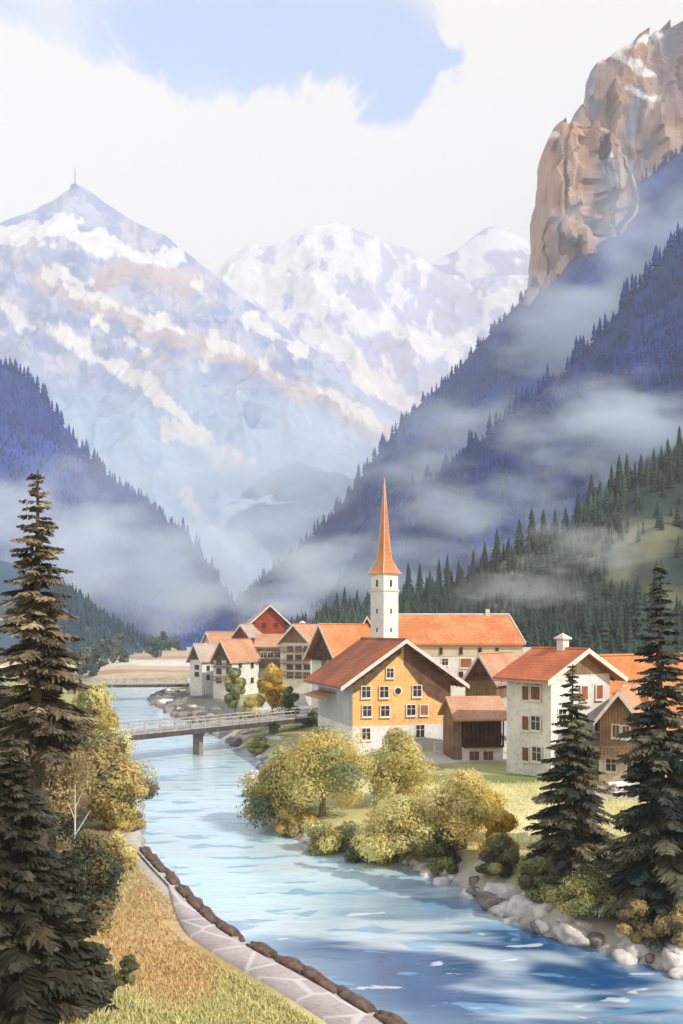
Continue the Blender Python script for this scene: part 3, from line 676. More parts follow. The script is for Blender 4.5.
T = [ # right bank, from the bridge to the firs
 ('riverside_tree', 'tall golden olive tree beside the right end of the near bridge', 322, 818, 732, 84, OLIV+PALE+GOLD[:2], 7000, 'tree'),
 ('riverside_tree', 'olive tree leaning over the river just past the bridge', 280, 812, 746, 62, OLIV+GOLD[2:], 4500, 'tree'),
 ('shrub', 'small ochre shrub at the waterline below the olive trees', 294, 820, 784, 40, GOLD[:2]+BRN[1:2], 2000, 'shrub'),
 ('shrub', 'low olive shrub at the water left of the ochre one', 268, 806, 766, 30, OLIV[:2]+DARK[:1], 2000, 'shrub'),
 ('shrub', 'dusty olive shrub over the bank under the tall golden tree', 330, 834, 792, 62, GOLD[1:]+OLIV[:2], 3000, 'shrub'),
 ('riverside_tree', 'pale yellow tree in front of the ochre house', 398, 812, 742, 62, PALE+OLIV[:1], 5500, 'tree'),
 ('riverside_tree', 'round pale golden tree nearer the river below the ochre house', 402, 846, 782, 82, PALE+GOLD[1:3], 6500, 'tree'),
 ('shrub', 'dark olive shrub at the water beside the pale golden tree', 372, 842, 804, 50, DARK[1:2]+OLIV[:2], 2600, 'shrub'),
 ('riverside_tree', 'golden tree with visible fan of branches at the meadow edge', 464, 850, 778, 70, GOLD+OLIV[:1]+PALE[1:2], 6500, 'tree'),
 ('shrub', 'bright amber shrub on the meadow beside the golden tree', 500, 862, 806, 42, YEL[:2]+GOLD[:1], 2800, 'shrub'),
 ('shrub', 'dark green shrub at the foot of the golden tree', 446, 856, 818, 50, DARK+OLIV[1:2], 3200, 'shrub'),
 ('shrub', 'brown olive shrub above the boulders under the amber shrub', 500, 872, 834, 52, DARK[1:]+OLIV, 3000, 'shrub'),
 ('shrub', 'low green shrub left of the lone fir by the bank', 540, 894, 860, 56, OLIV[1:2]+DARK[1:2], 3000, 'shrub'),
 ('shrub', 'wide green shrub spreading below the lone fir', 590, 910, 868, 74, OLIV[:2]+DARK[1:2], 4200, 'shrub'),
 ('shrub', 'brown green shrub between the two right firs by the rocks', 640, 928, 888, 50, BRN[:2]+OLIV[1:2], 3200, 'shrub'),
 ('shrub', 'brown bush under the rightmost fir by the rocks', 682, 938, 893, 48, BRN[:3], 3000, 'shrub'),
 # above the near bridge
 ('poplar', 'upright olive tree before the far chalets', 235, 712, 664, 20, OLIV, 2400, 'tree'),
 ('autumn_tree', 'amber yellow tree before the far chalets', 272, 714, 667, 29, YEL+GOLD[:1], 3200, 'tree'),
 ('shrub', 'pale green bush between the olive and the amber tree', 249, 718, 692, 24, OLIV[:1]+PALE[1:], 1600, 'shrub'),
 ('shrub', 'dark green bush on the right of the amber tree', 290, 716, 684, 18, DARK[:2]+OLIV[1:2], 1400, 'shrub'),
 ('shrub', 'olive bush just above the bridge rail', 258, 738, 720, 26, OLIV[:2]+GOLD[3:], 1600, 'shrub'),
 ('shrub', 'dark bush behind the right end of the near bridge', 316, 726, 708, 24, DARK[1:]+OLIV[1:2], 1600, 'shrub'),
]
for i, (nm, lab, px, yb, yt, wp, cols, nl, cat) in enumerate(T):
    leafy_px(nm, lab, px, yb, yt, wp, cols, 200+i, z=1.2 if yb > 740 else 2.2, n_leaf=int(nl*3.0), cat=cat, low=.18 if cat == 'tree' else .02, bark='bark_p' if cat == 'tree' else 'bark', lobes=34 if nl > 4000 else 18)
TL = [ # left bank thicket
 ('riverside_tree', 'golden olive tree at the left end of the near bridge', 92, 775, 686, 72, GOLD[1:]+OLIV[:3], 6500, 78),
 ('riverside_tree', 'large brown olive tree overhanging the water at the left', 108, 845, 742, 80, BRN+OLIV[:1], 8000, 66),
 ('riverside_tree', 'dusky brown tree behind the tall left fir', 52, 840, 700, 90, BRN[:3]+DARK[1:3], 7500, 58),
 ('shrub', 'ochre shrub on the bank right of the big brown tree', 126, 852, 806, 40, GOLD[:1]+BRN[1:], 2800, 66),
 ('riverside_tree', 'dark brown tree at the far left behind the firs', 4, 850, 690, 90, DARK+BRN[:1], 6500, 54),
 ('shrub', 'dark shrub low between fir and ochre slope', 88, 915, 838, 74, DARK+BRN[2:3], 4500, 43),
 ('shrub', 'yellow brown shrub topping the ochre slope', 118, 870, 832, 44, PALE[1:]+BRN[1:2], 2600, 55),
 ('shrub', 'small dark green bush on the grass by the bottom edge', 100, 1016, 972, 42, DARK[:3], 3000, 31),
 ('shrub', 'little leafy bush beside the dark fir at the bottom', 128, 988, 954, 22, DARK[1:2]+OLIV[1:2], 1600, 34),
]
for i, (nm, lab, px, yb, yt, wp, cols, nl, D) in enumerate(TL):
    x = (px-CX)/F*D; z = float(terr(x, D))-.1; ztop = CZ-(yt-HY)/F*D
    leafy(nm, lab, (x, D, z), (ztop-z)*1.05, wp*(1.3 if nl > 4000 else 1.1)/F*D, cols, 300+i, n_leaf=int(nl*3), leaf=max(.08, .0022*D), lobes=36 if nl > 4000 else 19, cat='tree' if 'tree' in nm else 'shrub', low=.1 if 'tree' in nm else .02)
# bare pale sapling in the thicket
sp = Vector(((83-CX)/F*50, 50, 2.5)); sp.z = float(terr(sp.x, 50))
q = MB(); q.tube([(0, 0, -.3), (.1, 0, 2.2), (.1, 0, 5.3)], [.09, .06, .02], 6); q.tube([(.1, 0, 2.6), (.9, 0, 3.9)], [.05, .015], 6); q.tube([(.1, 0, 3.4), (-.3, 0, 4.4)], [.04, .012], 6); q.tube([(.1, 0, 4.0), (.45, 0, 4.8)], [.035, .01], 6)
o = q.build('sapling', M['trim']); o.location = (sp.x+.2, 50-2.5, float(terr(sp.x, 47.5))+.6); tag(o, 'bare pale forked sapling before the brown thicket', 'sapling')
# hedges and bushes in the valley beyond the far bridge
for i, (px, D, h, w_) in enumerate([(92, 300, 9, 10), (104, 330, 11, 12), (118, 360, 12, 13), (150, 420, 11, 14), (163, 480, 12, 15), (84, 270, 10, 11), (134, 520, 9, 16), (178, 520, 8, 10)]):
    x = (px-CX)/F*D; z = float(terr(x, D))
    leafy('bush', 'rounded grey green bush in the pale fields beyond the far bridge', (x, D, z-.5), h, w_, [(.10, .15, .13), (.16, .20, .15), (.07, .11, .11)], 400+i, n_leaf=1200, leaf=.8, lobes=7, trunk=False, cat='bush', group='grey green bushes in the far fields')

# ------------------------------------------------------------------ grass
def grass(name, label, pts, hmin, hmax, cols, seed):
    r_ = np.random.default_rng(seed); n_ = len(pts); h = r_.uniform(hmin, hmax, n_)[:, None]
    a = r_.uniform(0, 6.3, n_); u = np.stack([np.cos(a), np.sin(a), 0*a], -1); lean = r_.normal(size=(n_, 3))*.45; lean[:, 2] = 1
    w_ = .035+.05*h
    V = np.stack([pts-u*w_, pts+u*w_, pts+lean*h], 1).reshape(-1, 3)
    c = np.repeat(cols, 3, 0)
    return tag(np_mesh(name, V, np.arange(n_*3).reshape(-1, 3), M['grass'], col=c), label, 'grass', kind='stuff')
def grass_field(n_, pxr, pyr, zg, hm, hM, label, seed, colf):
    r_ = np.random.default_rng(seed)
    px = r_.uniform(*pxr, n_); py = r_.uniform(*pyr, n_); D = F*(CZ-zg)/(py-HY); x = (px-CX)/F*D
    d = seg_dist(x, D, RIVER, True); ok = (~inside(x, D, RIVER)) & (d > (np.where(D > 45, 1.3, 2.55) if seed == 1 else 2.2))
    x, D, px, py = x[ok], D[ok], px[ok], py[ok]; z = terr(x, D)-.02
    c = colf(px, py, r_)*r_.uniform(.8, 1.2, (len(x), 1))
    grass('grass', label, np.stack([x, D, z], -1), hm, hM, c, seed)
def gcl(px, py, r_):
    x = px; m_ = 1-sstep(.6, 1.1, np.hypot((px-160)/75, (py-905)/75)+fbm(px*.02, py*.02, 0, 3, 50)*.3)
    m_ = m_[:, None]; return np.array([(.60, .54, .24)])*(1-m_)+np.array([(.62, .42, .20)])*m_
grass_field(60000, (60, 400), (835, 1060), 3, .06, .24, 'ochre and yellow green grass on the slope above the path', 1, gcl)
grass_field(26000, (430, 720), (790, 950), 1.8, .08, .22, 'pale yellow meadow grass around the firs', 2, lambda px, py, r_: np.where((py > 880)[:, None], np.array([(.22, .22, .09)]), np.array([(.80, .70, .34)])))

# ------------------------------------------------------------------ houses
def hit(root, axis, val, px, py):
    o = Vector((0, 0, CZ)); d = Vector(((px-CX)/F, 1, -(py-HY)/F)); c_, s_ = math.cos(-root.rotation_euler.z), math.sin(-root.rotation_euler.z)
    def loc(v): return Vector((v.x*c_-v.y*s_, v.x*s_+v.y*c_, v.z))
    o2 = loc(o-root.location); d2 = loc(d); t = (val-o2[axis])/d2[axis]; return o2+d2*t
def window(root, side, w, px, py, ww, hh, style='plain', depth=0, off=0.0):
    # a surround standing proud of the wall with a recessed pane and glazing bars; side: F front, L left, R right
    if side == 'F': h_ = hit(root, 1, -off, px, py); u, v = h_.x, h_.z
    else: h_ = hit(root, 0, (-w/2-off if side == 'L' else w/2+off), px, py); u, v = h_.y, h_.z
    def B(m_, a0, a1, z0, z1, d0, d1):
        if side == 'F': m_.box(a0, a1, -d1-off, -d0-off, z0, z1)
        elif side == 'L': m_.box(-w/2-d1-off, -w/2-d0-off, a0, a1, z0, z1)
        else: m_.box(w/2+d0+off, w/2+d1+off, a0, a1, z0, z1)
    f = MB(); t = .10 if style != 'bare' else .05
    B(f, u-ww/2-t, u-ww/2, v-hh/2-t, v+hh/2+t, .002, .09); B(f, u+ww/2, u+ww/2+t, v-hh/2-t, v+hh/2+t, .002, .09)
    B(f, u-ww/2, u+ww/2, v+hh/2, v+hh/2+t, .002, .088); B(f, u-ww/2-.05-t, u+ww/2+.05+t, v-hh/2-t-.10, v-hh/2-t, .002, .16)
    B(f, u-ww/2, u+ww/2, v-hh/2-t, v-hh/2, .002, .088)
    B(f, u-.025, u+.025, v-hh/2, v+hh/2, .025, .06); B(f, u-ww/2, u+ww/2, v+.12*hh-.02, v+.12*hh+.02, .025, .055)
    fr = f.build('window', M['timber'] if style == 'bare' else M['frame'], root)
    g = MB(); B(g, u-ww/2, u+ww/2, v-hh/2, v+hh/2, .004, .02); g.build('pane', M['pane'], fr)
    if style in ('shut', 'shut_o'):
        g = MB(); B(g, u-ww/2+.01, u-.03, v-hh/2+.01, v+hh/2-.01, .065, .10); B(g, u+.03, u+ww/2-.01, v-hh/2+.01, v+hh/2-.01, .065, .10)
        g.build('shutter', M['shutter' if style == 'shut' else 'shutter_o'], fr)
    if style == 'wings':
        for s_ in (-1, 1):
            g = MB(); a = u+s_*(ww/2+t+ww*.28); B(g, a-ww*.26, a+ww*.26, v-hh/2, v+hh/2, .01, .06); g.build('shutter', M['shutter'], fr)
def chevron(w2, eave, peak, t, rise=0):
    return [(-w2, eave), (0, peak), (w2, eave), (w2, eave+t), (0, peak+t), (-w2, eave+t)]
def house(name, label, pxc, pxl, pxr, D, zg, yaw, depth, ypeak, barge, wallm, roofm, fo=.8, rt=.28, clad=None, clad_from=None, bands=(), wins=(), chim=(), trim='trim', cat='house', group=None, side_clad=None, base_drop=2.0, label_roof=None):
    c0 = P(pxc, 700, D); root = empty(name, (c0.x, D, zg), label, cat, group, R(yaw))
    ul = hit(root, 1, 0, pxl, 700).x; ur = hit(root, 1, 0, pxr, 700).x; w = ur-ul
    cs_, sn = math.cos(R(yaw)), math.sin(R(yaw)); mid = (ul+ur)/2*.5
    root.location = (c0.x+mid*cs_, D+mid*sn, zg); w = w
    pk = hit(root, 1, 0, pxc, ypeak).z
    be = hit(root, 1, -fo, *barge); run = abs(be.x); slope = (pk-be.z)/run
    ov = max(.35, run-w/2); run = w/2+ov; ev = pk-slope*run; wallh = pk-slope*w/2
    q_ = MB(); q_.prism([(-w/2, -base_drop), (w/2, -base_drop), (w/2, wallh-.03), (0, pk-.03), (-w/2, wallh-.03)], 0, depth)
    q_.build('wall', M[wallm], root)
    q_ = MB(); q_.prism(chevron(run, ev, pk, rt), -fo, depth+fo*.6)
    rf = q_.build('roof', M[roofm], root)
    q_ = MB(); q_.prism(chevron(run+.04, ev-.16, pk-.10, rt+.16), -fo-.09, -fo-.003); q_.build('barge_board', M[trim], root)
    # tile courses end in a ridge cap
    q_ = MB(); q_.tube([(0, -fo-.05, pk+rt), (0, depth+fo*.55, pk+rt)], [.14, .14], 6); q_.build('ridge_cap', M[roofm], rf)
    q_ = MB()
    for s_ in (-1, 1):
        x = s_*(run-.03); q_.tube([(x+s_*.1, -fo+.05, ev+.02), (x+s_*.1, depth+fo*.5, ev+.02)], [.09, .09], 6)
    q_.build('gutter', M['metal'], rf)
    # rafters under the overhang
    q_ = MB()
    for s_ in (-1, 1):
        n_ = max(3, int(depth/1.1))
        for k_ in range(n_):
            y = depth*(k_+.5)/n_; q_.prism([(s_*(w/2+.01), wallh-.20), (s_*(run-.1), ev+slope*.1-.20), (s_*(run-.1), ev+slope*.1-.02), (s_*(w/2+.01), wallh-.02)][::s_], y-.06, y+.06)
    q_.build('rafters', M['timber'], root)
    if clad:
        hb = clad_from if clad_from is not None else wallh
        hb = max(hb, .5)
        xw = w/2-.0 if hb <= wallh else (pk-hb)/slope
        prof = [(-xw+.01, hb), (xw-.01, hb)]+([(xw-.01, wallh-.06)] if hb < wallh else [])+[(0, pk-.08)]+([(-xw+.01, wallh-.06)] if hb < wallh else [])
        q_ = MB(); q_.prism(prof, -.06, -.003); q_.build('gable_cladding', M[clad], root)
    if side_clad:
        m_, h0 = side_clad
        for s_ in (-1, 1):
            q_ = MB(); a, b_ = sorted((s_*(w/2+.003), s_*(w/2+.05))); q_.box(a, b_, .02, depth-.02, h0, wallh-.25); q_.build('side_cladding', M[m_], root)
    for nm, h0, h1, m_ in bands:
        q_ = MB(); q_.box(-w/2-.05, w/2+.05, -.07, depth+.05, h0, h1); q_.build(nm, M[m_], root)
    for wv in wins:
        side, px, py, ww, hh = wv[:5]; st = wv[5] if len(wv) > 5 else 'plain'; off = wv[6] if len(wv) > 6 else (.07 if clad or bands else 0)
        window(root, side, w, px, py, ww, hh, st, depth, off)
    for (u, dd, hc, sc) in chim:
        q_ = MB(); zt = pk-slope*abs(u)
        q_.box(u-.4*sc, u+.4*sc, dd-.4*sc, dd+.4*sc, zt-.3, zt+hc); ch = q_.build('chimney', M['white'], rf, .03)
        q_ = MB(); e = .58*sc; z_ = zt+hc+.01
        q_.poly([(u-e, dd-e, z_), (u+e, dd-e, z_), (u+e, dd+e, z_), (u-e, dd+e, z_), (u, dd, z_+.6*sc), (u-e, dd-e, z_+.12), (u+e, dd-e, z_+.12), (u+e, dd+e, z_+.12), (u-e, dd+e, z_+.12)],
                [(0, 3, 2, 1), (0, 1, 6, 5), (1, 2, 7, 6), (2, 3, 8, 7), (3, 0, 5, 8), (5, 6, 4), (6, 7, 4), (7, 8, 4), (8, 5, 4)]); q_.build('chimney_cap', M['trim'], rf)
    root['_w'] = w
    info = dict(root=root, w=w, pk=pk, slope=slope, wallh=wallh, run=run, ev=ev, depth=depth)
    del root['_w']
    return info
def balcony(inf, h, u0, u1, m_='timber', proj=1.0, rail=1.0, side='F'):
    root = inf['root']; w = inf['w']; q_ = MB()
    def B(a0, a1, d0, d1, z0, z1):
        if side == 'F': q_.box(a0, a1, -d1, -d0, z0, z1)
        elif side == 'L': q_.box(-w/2-d1, -w/2-d0, a0, a1, z0, z1)
        else: q_.box(w/2+d0, w/2+d1, a0, a1, z0, z1)
    B(u0, u1, .08, proj, h-.14, h)
    B(u0, u1, proj-.07, proj, h+rail-.1, h+rail)
    n_ = max(3, int((u1-u0)/.28))
    for k_ in range(n_+1):
        a = u0+(u1-u0-.09)*k_/n_; B(a, a+.09, proj-.06, proj-.02, h+.002, h+rail-.102)
    q_.build('balcony', M[m_], root)

# ochre house
H1 = house('ochre_house', 'large ochre gabled house with rust brown roof above the river', 403, 352, 450, 97, 2.5, 17, 13.5, 642, (341, 690), 'yellow', 'roof_b', fo=1.2,
   wins=[('F', 366, 692, .95, 1.15), ('F', 384, 692, .95, 1.15), ('F', 417, 691, .95, 1.15), ('F', 367, 711, .95, 1.1), ('F', 385, 711, .95, 1.1), ('F', 411, 710, .95, 1.1), ('F', 424, 710, .85, 1.05, 'shut_o'), ('F', 390, 673, .75, .95),
         ('F', 366, 734, .9, 1.2), ('F', 420, 731, .95, 1.3)], chim=(), bands=[('white_ground_floor', -1.9, 2.75, 'white')])
r1, w1_ = H1['root'], H1['w']
# left wall skin with its shade painted on as grey and oval niche, timber under the eaves
q = MB(); q.box(-w1_/2-.06, -w1_/2-.003, .05, H1['depth']-.05, 2.76, H1['wallh']-.3); q.build('side_shade_skin', M['grey'], r1)
ov = hit(r1, 1, -.08, 398, 691); q = MB(); q.tube([(ov.x, -.10, ov.z), (ov.x, -.004, ov.z)], [.5, .5], 20); o = q.build('oval_window', M['frame'], r1)
q2 = MB(); q2.tube([(ov.x, -.14, ov.z), (ov.x, -.102, ov.z)], [.34, .34], 20); q2.build('pane', M['pane'], o)
s1, p1_, wh = H1['slope'], H1['pk'], H1['wallh']
for sgn, wid in ((-1, 1.6), (1, 3.4)):   # timber boards following the roof line
    a = w1_/2
    prof = [(sgn*(a-.02), wh-.1), (sgn*.15, p1_-.15), (sgn*.15, p1_-.15-1.3*(wid/2)), (sgn*(a-wid*.8), wh-.1-wid*.55), (sgn*(a-.02), wh-.1-wid*.95)]
    q = MB(); q.prism(prof[::sgn], -.07, -.003); q.build('gable_boards', M['timber'], r1)
for k in range(7): # exposed rafters and struts under the front overhang
    t = .12+.8*k/6
    for sgn in (-1, 1):
        u = sgn*t*H1['run']; z = p1_-s1*abs(u)
        q = MB(); q.box(u-.07, u+.07, -1.15, -.075, z-.26-.1, z-.1-.04); q.build('purlin', M['timber'], r1)
q = MB(); q.prism([(-w1_/2-2.1, wh-2.6), (-w1_/2-.07, wh-2.1), (-w1_/2-.07, wh-1.9), (-w1_/2-2.1, wh-2.4)], 6, 12.5); q.build('lean_to_roof', M['roof_p'], r1)

# shed with the dark red gallery
sh_c = P(485, 765, 93); root = empty('gallery_house', (sh_c.x, 90, 2.5), 'small house with dark red wooden gallery over a white ground floor', 'house', None, R(8))
hl_ = hit(root, 1, 0, 463, 720); hr_ = hit(root, 1, 0, 503, 720); top_ = hl_.z; xl, xr = hl_.x, hr_.x
q = MB(); q.box(xl, xr, 0, 5.0, -1.5, top_-2.7); q.build('ground_floor', M['white'], root)
q = MB(); q.box(xl+.1, xr-.1, .15, 4.9, top_-2.698, top_); q.build('upper_storey', M['timber_red'], root)
q = MB(); q.box(xl-.9, xl-.002, .4, 4.4, -1.5, top_-.1); q.build('side_porch', M['timber_pale'], root)
q = MB()
for k in range(10): u = xl+.02+(xr-xl-.16)*k/9; q.box(u, u+.12, -.42, -.30, top_-2.6, top_-.02)
q.box(xl, xr, -.44, -.28, top_-1.75, top_-1.62); q.box(xl, xr, -.45, .14, top_-2.74, top_-2.6)
for k in range(34): u = xl+.05+(xr-xl-.15)*k/33; q.box(u, u+.05, -.38, -.34, top_-2.59, top_-1.752)
q.build('gallery', M['timber_red'], root)
rp = MB(); rp.poly([(xl-1.15, -.9, top_-.05), (xr+.5, -.9, top_-.05), (xr+.5, 2.5, top_+2.0), (xl-1.15, 2.5, top_+2.0), (xr+.5, 5.8, top_-.05), (xl-1.15, 5.8, top_-.05),
          (xl-1.15, -.9, top_+.15), (xr+.5, -.9, top_+.15), (xr+.5, 2.5, top_+2.2), (xl-1.15, 2.5, top_+2.2), (xr+.5, 5.8, top_+.15), (xl-1.15, 5.8, top_+.15)],
          [(0, 1, 2, 3), (3, 2, 4, 5), (6, 9, 8, 7), (9, 11, 10, 8), (0, 6, 7, 1), (4, 10, 11, 5), (0, 3, 9, 6), (3, 5, 11, 9), (1, 7, 8, 2), (2, 8, 10, 4)])
rp.build('roof', M['roof_p'], root)
q = MB(); q.poly([(xl-.85, .4, top_-.1), (xl-.85, 4.4, top_-.1), (xl-.85, 2.5, top_+1.9), (xr+.1, .4, top_-.1), (xr+.1, 4.4, top_-.1), (xr+.1, 2.5, top_+1.9)], [(0, 2, 1), (3, 4, 5), (0, 1, 4, 3), (0, 3, 5, 2), (1, 2, 5, 4)]); q.build('gable_wall', M['timber_pale'], root)
for px in (474, 488): window(root, 'F', 0, px, 757, 1.0, 1.15, 'shut')
for px in (474, 491):
    h_ = hit(root, 1, .15, px, 733); g = MB(); g.box(h_.x-.5, h_.x+.5, .08, .148, h_.z-.6, h_.z+.7); g.build('gallery_window', M['pane'], root)
# barn with brown gable
H4 = house('brown_barn', 'brown boarded barn with pale pink roof and grey base between the houses', 480, 466, 497, 101, 2.6, -32, 9.5, 656, (464, 679), 'timber_pale', 'roof_p', fo=.6, clad='timber',
   bands=[('grey_base', -1.9, 5.2, 'grey')], wins=[('R', 511, 752, 1.3, 1.5, 'plain'), ('F', 476, 674, .7, .5, 'bare', .07), ('F', 484, 674, .7, .5, 'bare', .07)])
# white house with chimney
H5 = house('white_house', 'tall white house with bright orange roof behind the lone fir', 583, 549, 608, 80, 2.5, 32, 5.6, 652, (548, 684), 'white', 'roof_r', fo=.9, clad='timber_pale',
   wins=[('L', 536, 693, 1.1, 1.15, 'shut'), ('L', 536, 723, 1.1, 1.2), ('L', 537, 754, 1.1, 1.2), ('L', 526, 693, .8, 1.2, 'shut', .0), ('L', 526, 723, .8, 1.2, 'shut', 0), ('L', 526, 754, .8, 1.2, 'shut', 0),
         ('F', 584, 693, .8, 1.2, 'shut_o', .07), ('F', 599, 692, .8, 1.2, 'shut_o', .07), ('F', 562, 716, .9, 1.2, 'plain', 0), ('F', 562, 750, .9, 1.2, 'plain', 0), ('F', 598, 724, .9, 1.2, 'plain', 0)], chim=[(0.0, 2.2, 1.1, 1.0)], base_drop=2.5)
# long orange roofed house at the right
H6 = house('orange_house', 'long dark walled house with orange roof behind the right firs', 604, 588, 618, 94, 2.8, -62, 13, 658, (594, 683), 'timber', 'roof_o', fo=.5, wins=[('R', 626, 690, .9, .8, 'plain', 0), ('R', 640, 690, .9, .8, 'plain', 0), ('R', 652, 690, .9, .8, 'plain', 0)], chim=[(.9, 5, .5, .5)])
# small brown house at the right
H7 = house('brown_house', 'small brown gabled house with pale porch between the two right firs', 618, 601, 641, 76, 2.4, -24, 6.5, 694, (595, 723), 'timber_pale', 'roof_p', fo=.8,
   wins=[('F', 616, 731, .55, 1.0, 'shut', 0), ('F', 626, 732, .55, 1.0, 'shut', 0), ('F', 611, 765, .8, 1.0, 'plain', .07), ('F', 632, 768, .8, 1.1, 'plain', .07)], bands=[('ground_floor', -1.9, 2.3, 'cream')])
balcony(H7, 2.45, -H7['w']/2, H7['w']/2, 'timber_pale', .9, .9)

# church
nv = empty('church', (P(462, 650, 124).x, 124, 3.0), 'church nave with long orange roof behind the ochre house', 'church', None, R(-3))
a = hit(nv, 1, 0, 392, 643); b_ = hit(nv, 1, 0, 523, 643); xl, xr, eh = a.x, b_.x, a.z; rh = hit(nv, 1, 4.6, 460, 614.5).z
q = MB(); q.box(xl, xr, 0, 9.2, -2, eh); q.build('wall', M['white'], nv)
q = MB(); q.box(xl-.02, xr+.04, -.06, 9.24, eh-1.8, eh-.05); q.build('cornice_band', M['cream'], nv)
q = MB(); L_ = [(xl-.3, -.55, eh-.05), (xr+.35, -.55, eh-.05), (xr+.35, 9.75, eh-.05), (xl-.3, 9.75, eh-.05), (xl-.3, 4.6, rh), (xr-1.3, 4.6, rh)]
q.poly([p for p in L_]+[(p[0], p[1], p[2]-.22) for p in L_[:4]], [(0, 1, 5, 4), (1, 2, 5), (2, 3, 4, 5), (3, 0, 4), (0, 6, 7, 1), (1, 7, 8, 2), (2, 8, 9, 3), (3, 9, 6, 0), (6, 9, 8, 7)])
rf = q.build('roof', M['roof_o'], nv)
q = MB(); q.tube([(xr+.3, -.5, eh), (xr-1.3, 4.6, rh+.04)], [.12, .12], 6); q.tube([(xl, 4.6, rh+.03), (xr-1.3, 4.6, rh+.03)], [.13, .13], 6); q.build('ridge_cap', M['trim'], rf)
q = MB(); q.box(484/1-484+4.0-.3, 4.3, 4.3, 4.9, rh-.4, rh+.75); ch = q.build('chimney', M['trim'], rf, .03)
for px in (441, 461, 480, 497): window(nv, 'F', 0, px, 650.5, .35, .7, 'bare', 0, .06)
window(nv, 'F', 0, 466, 663, 1.5, 1.2, 'shut_o', 0, 0); window(nv, 'F', 0, 445, 662, .8, .9, 'plain', 0, 0); window(nv, 'F', 0, 461, 674, .5, .6, 'bare', 0, 0)
q = MB(); q.box(xr-.2, xr+1.2, .3, 2.2, -2, eh-.6); q.build('buttress', M['white'], nv)
TD = 113; tw = P(385, 640, TD); ct = empty('church_tower', (tw.x, TD+1.6, 3.0), 'slender white church tower with a tall orange needle spire', 'church tower', None, R(-51))
tw_w = 2.5; zc = lambda py: CZ-(py-HY)/F*TD-3.0
q = MB(); h2 = tw_w/2; z1 = zc(591)
q.prism([(-h2-.15, -2), (h2+.15, -2), (h2, zc(640)), (h2, z1), (-h2, z1), (-h2, zc(640))], -h2, h2); sh = q.build('shaft', M['white'], ct)
q = MB(); q.box(-h2-.10, h2+.10, -h2-.10, h2+.10, z1+.002, z1+.25); q.box(-h2-.12, h2+.12, -h2-.12, h2+.12, zc(574.5), zc(573)); q.build('cornice', M['trim'], ct)
q = MB(); q.box(-h2+.02, h2-.02, -h2+.02, h2-.02, z1+.25, zc(574.6)); q.build('belfry', M['white'], ct)
def ringz(r, z): return [(r*sx, r*sy, z) for sx, sy in ((-1, -1), (1, -1), (1, 1), (-1, 1))]
prf = [(h2+.30, zc(573)-.02), (h2+.02, zc(570)), (h2*.72, zc(563)), (.64, zc(557.5)), (.50, zc(545)), (.33, zc(520)), (.17, zc(497)), (.035, zc(476))]
q = MB(); vs = sum((ringz(r, z) for r, z in prf), []); q.poly(vs, [(i*4+k, i*4+(k+1) % 4, (i+1)*4+(k+1) % 4, (i+1)*4+k) for i in range(len(prf)-1) for k in range(4)]+[(3, 2, 1, 0), tuple((len(prf)-1)*4+k for k in range(4))])
spire = q.build('spire', M['roof_o'], ct)
q = MB()
for sx, sy in ((-1, -1), (1, -1), (1, 1), (-1, 1)):
    q.tube([(r*sx, r*sy, z) for r, z in prf], [.05]*5+[.035, .03, .02], 5)
q.build('spire_ribs', M['trim'], spire)
q = MB(); q.tube([(0, 0, zc(477)), (0, 0, zc(469))], [.03, .02], 6); q.box(-.22, .22, -.03, .03, zc(472.5), zc(471.8)); q.build('finial', M['metal'], spire)
for sx in (0, 1):
    for (z, hh, wd) in ((zc(583), .85, .34), (zc(611), .6, .26), (zc(630), .5, .24)):
        q = MB()
        if sx == 0: q.box(-h2-.03, -h2-.002, -wd/2, wd/2, z-hh/2, z+hh/2)
        else: q.box(-wd/2, wd/2, -h2-.03, -h2-.002, z-hh/2, z+hh/2)
        q.build('slit_window', M['pane'], ct)
        q = MB()
        if sx == 0: q.box(h2+.002, h2+.03, -wd/2, wd/2, z-hh/2, z+hh/2)
        else: q.box(-wd/2, wd/2, h2+.002, h2+.03, z-hh/2, z+hh/2)
        q.build('slit_window', M['pane'], ct)

# houses between the church and the far group
H0 = house('timbered_house', 'white and brown gabled house with orange roof left of the church tower', 324, 312, 338, 130, 3.0, -40, 10.5, 626, (307, 652), 'white', 'roof_o', fo=1.3, clad='timber', clad_from=8.2,
   wins=[('F', 324, 664, .8, 1.2, 'plain', 0), ('F', 318, 678, .8, 1.2, 'plain', 0), ('F', 330, 681, .8, 1.2, 'shut', 0), ('R', 345, 664, .8, 1.1, 'plain', 0)])
balcony(H0, 8.3, -H0['w']/2, H0['w']/2, 'timber', 1.0)
HD = house('dark_roof_house', 'steep dark roofed house wedged against the church tower', 367, 358, 378, 138, 3.0, -8, 8, 618, (353, 643), 'timber', 'roof_d', fo=.5)
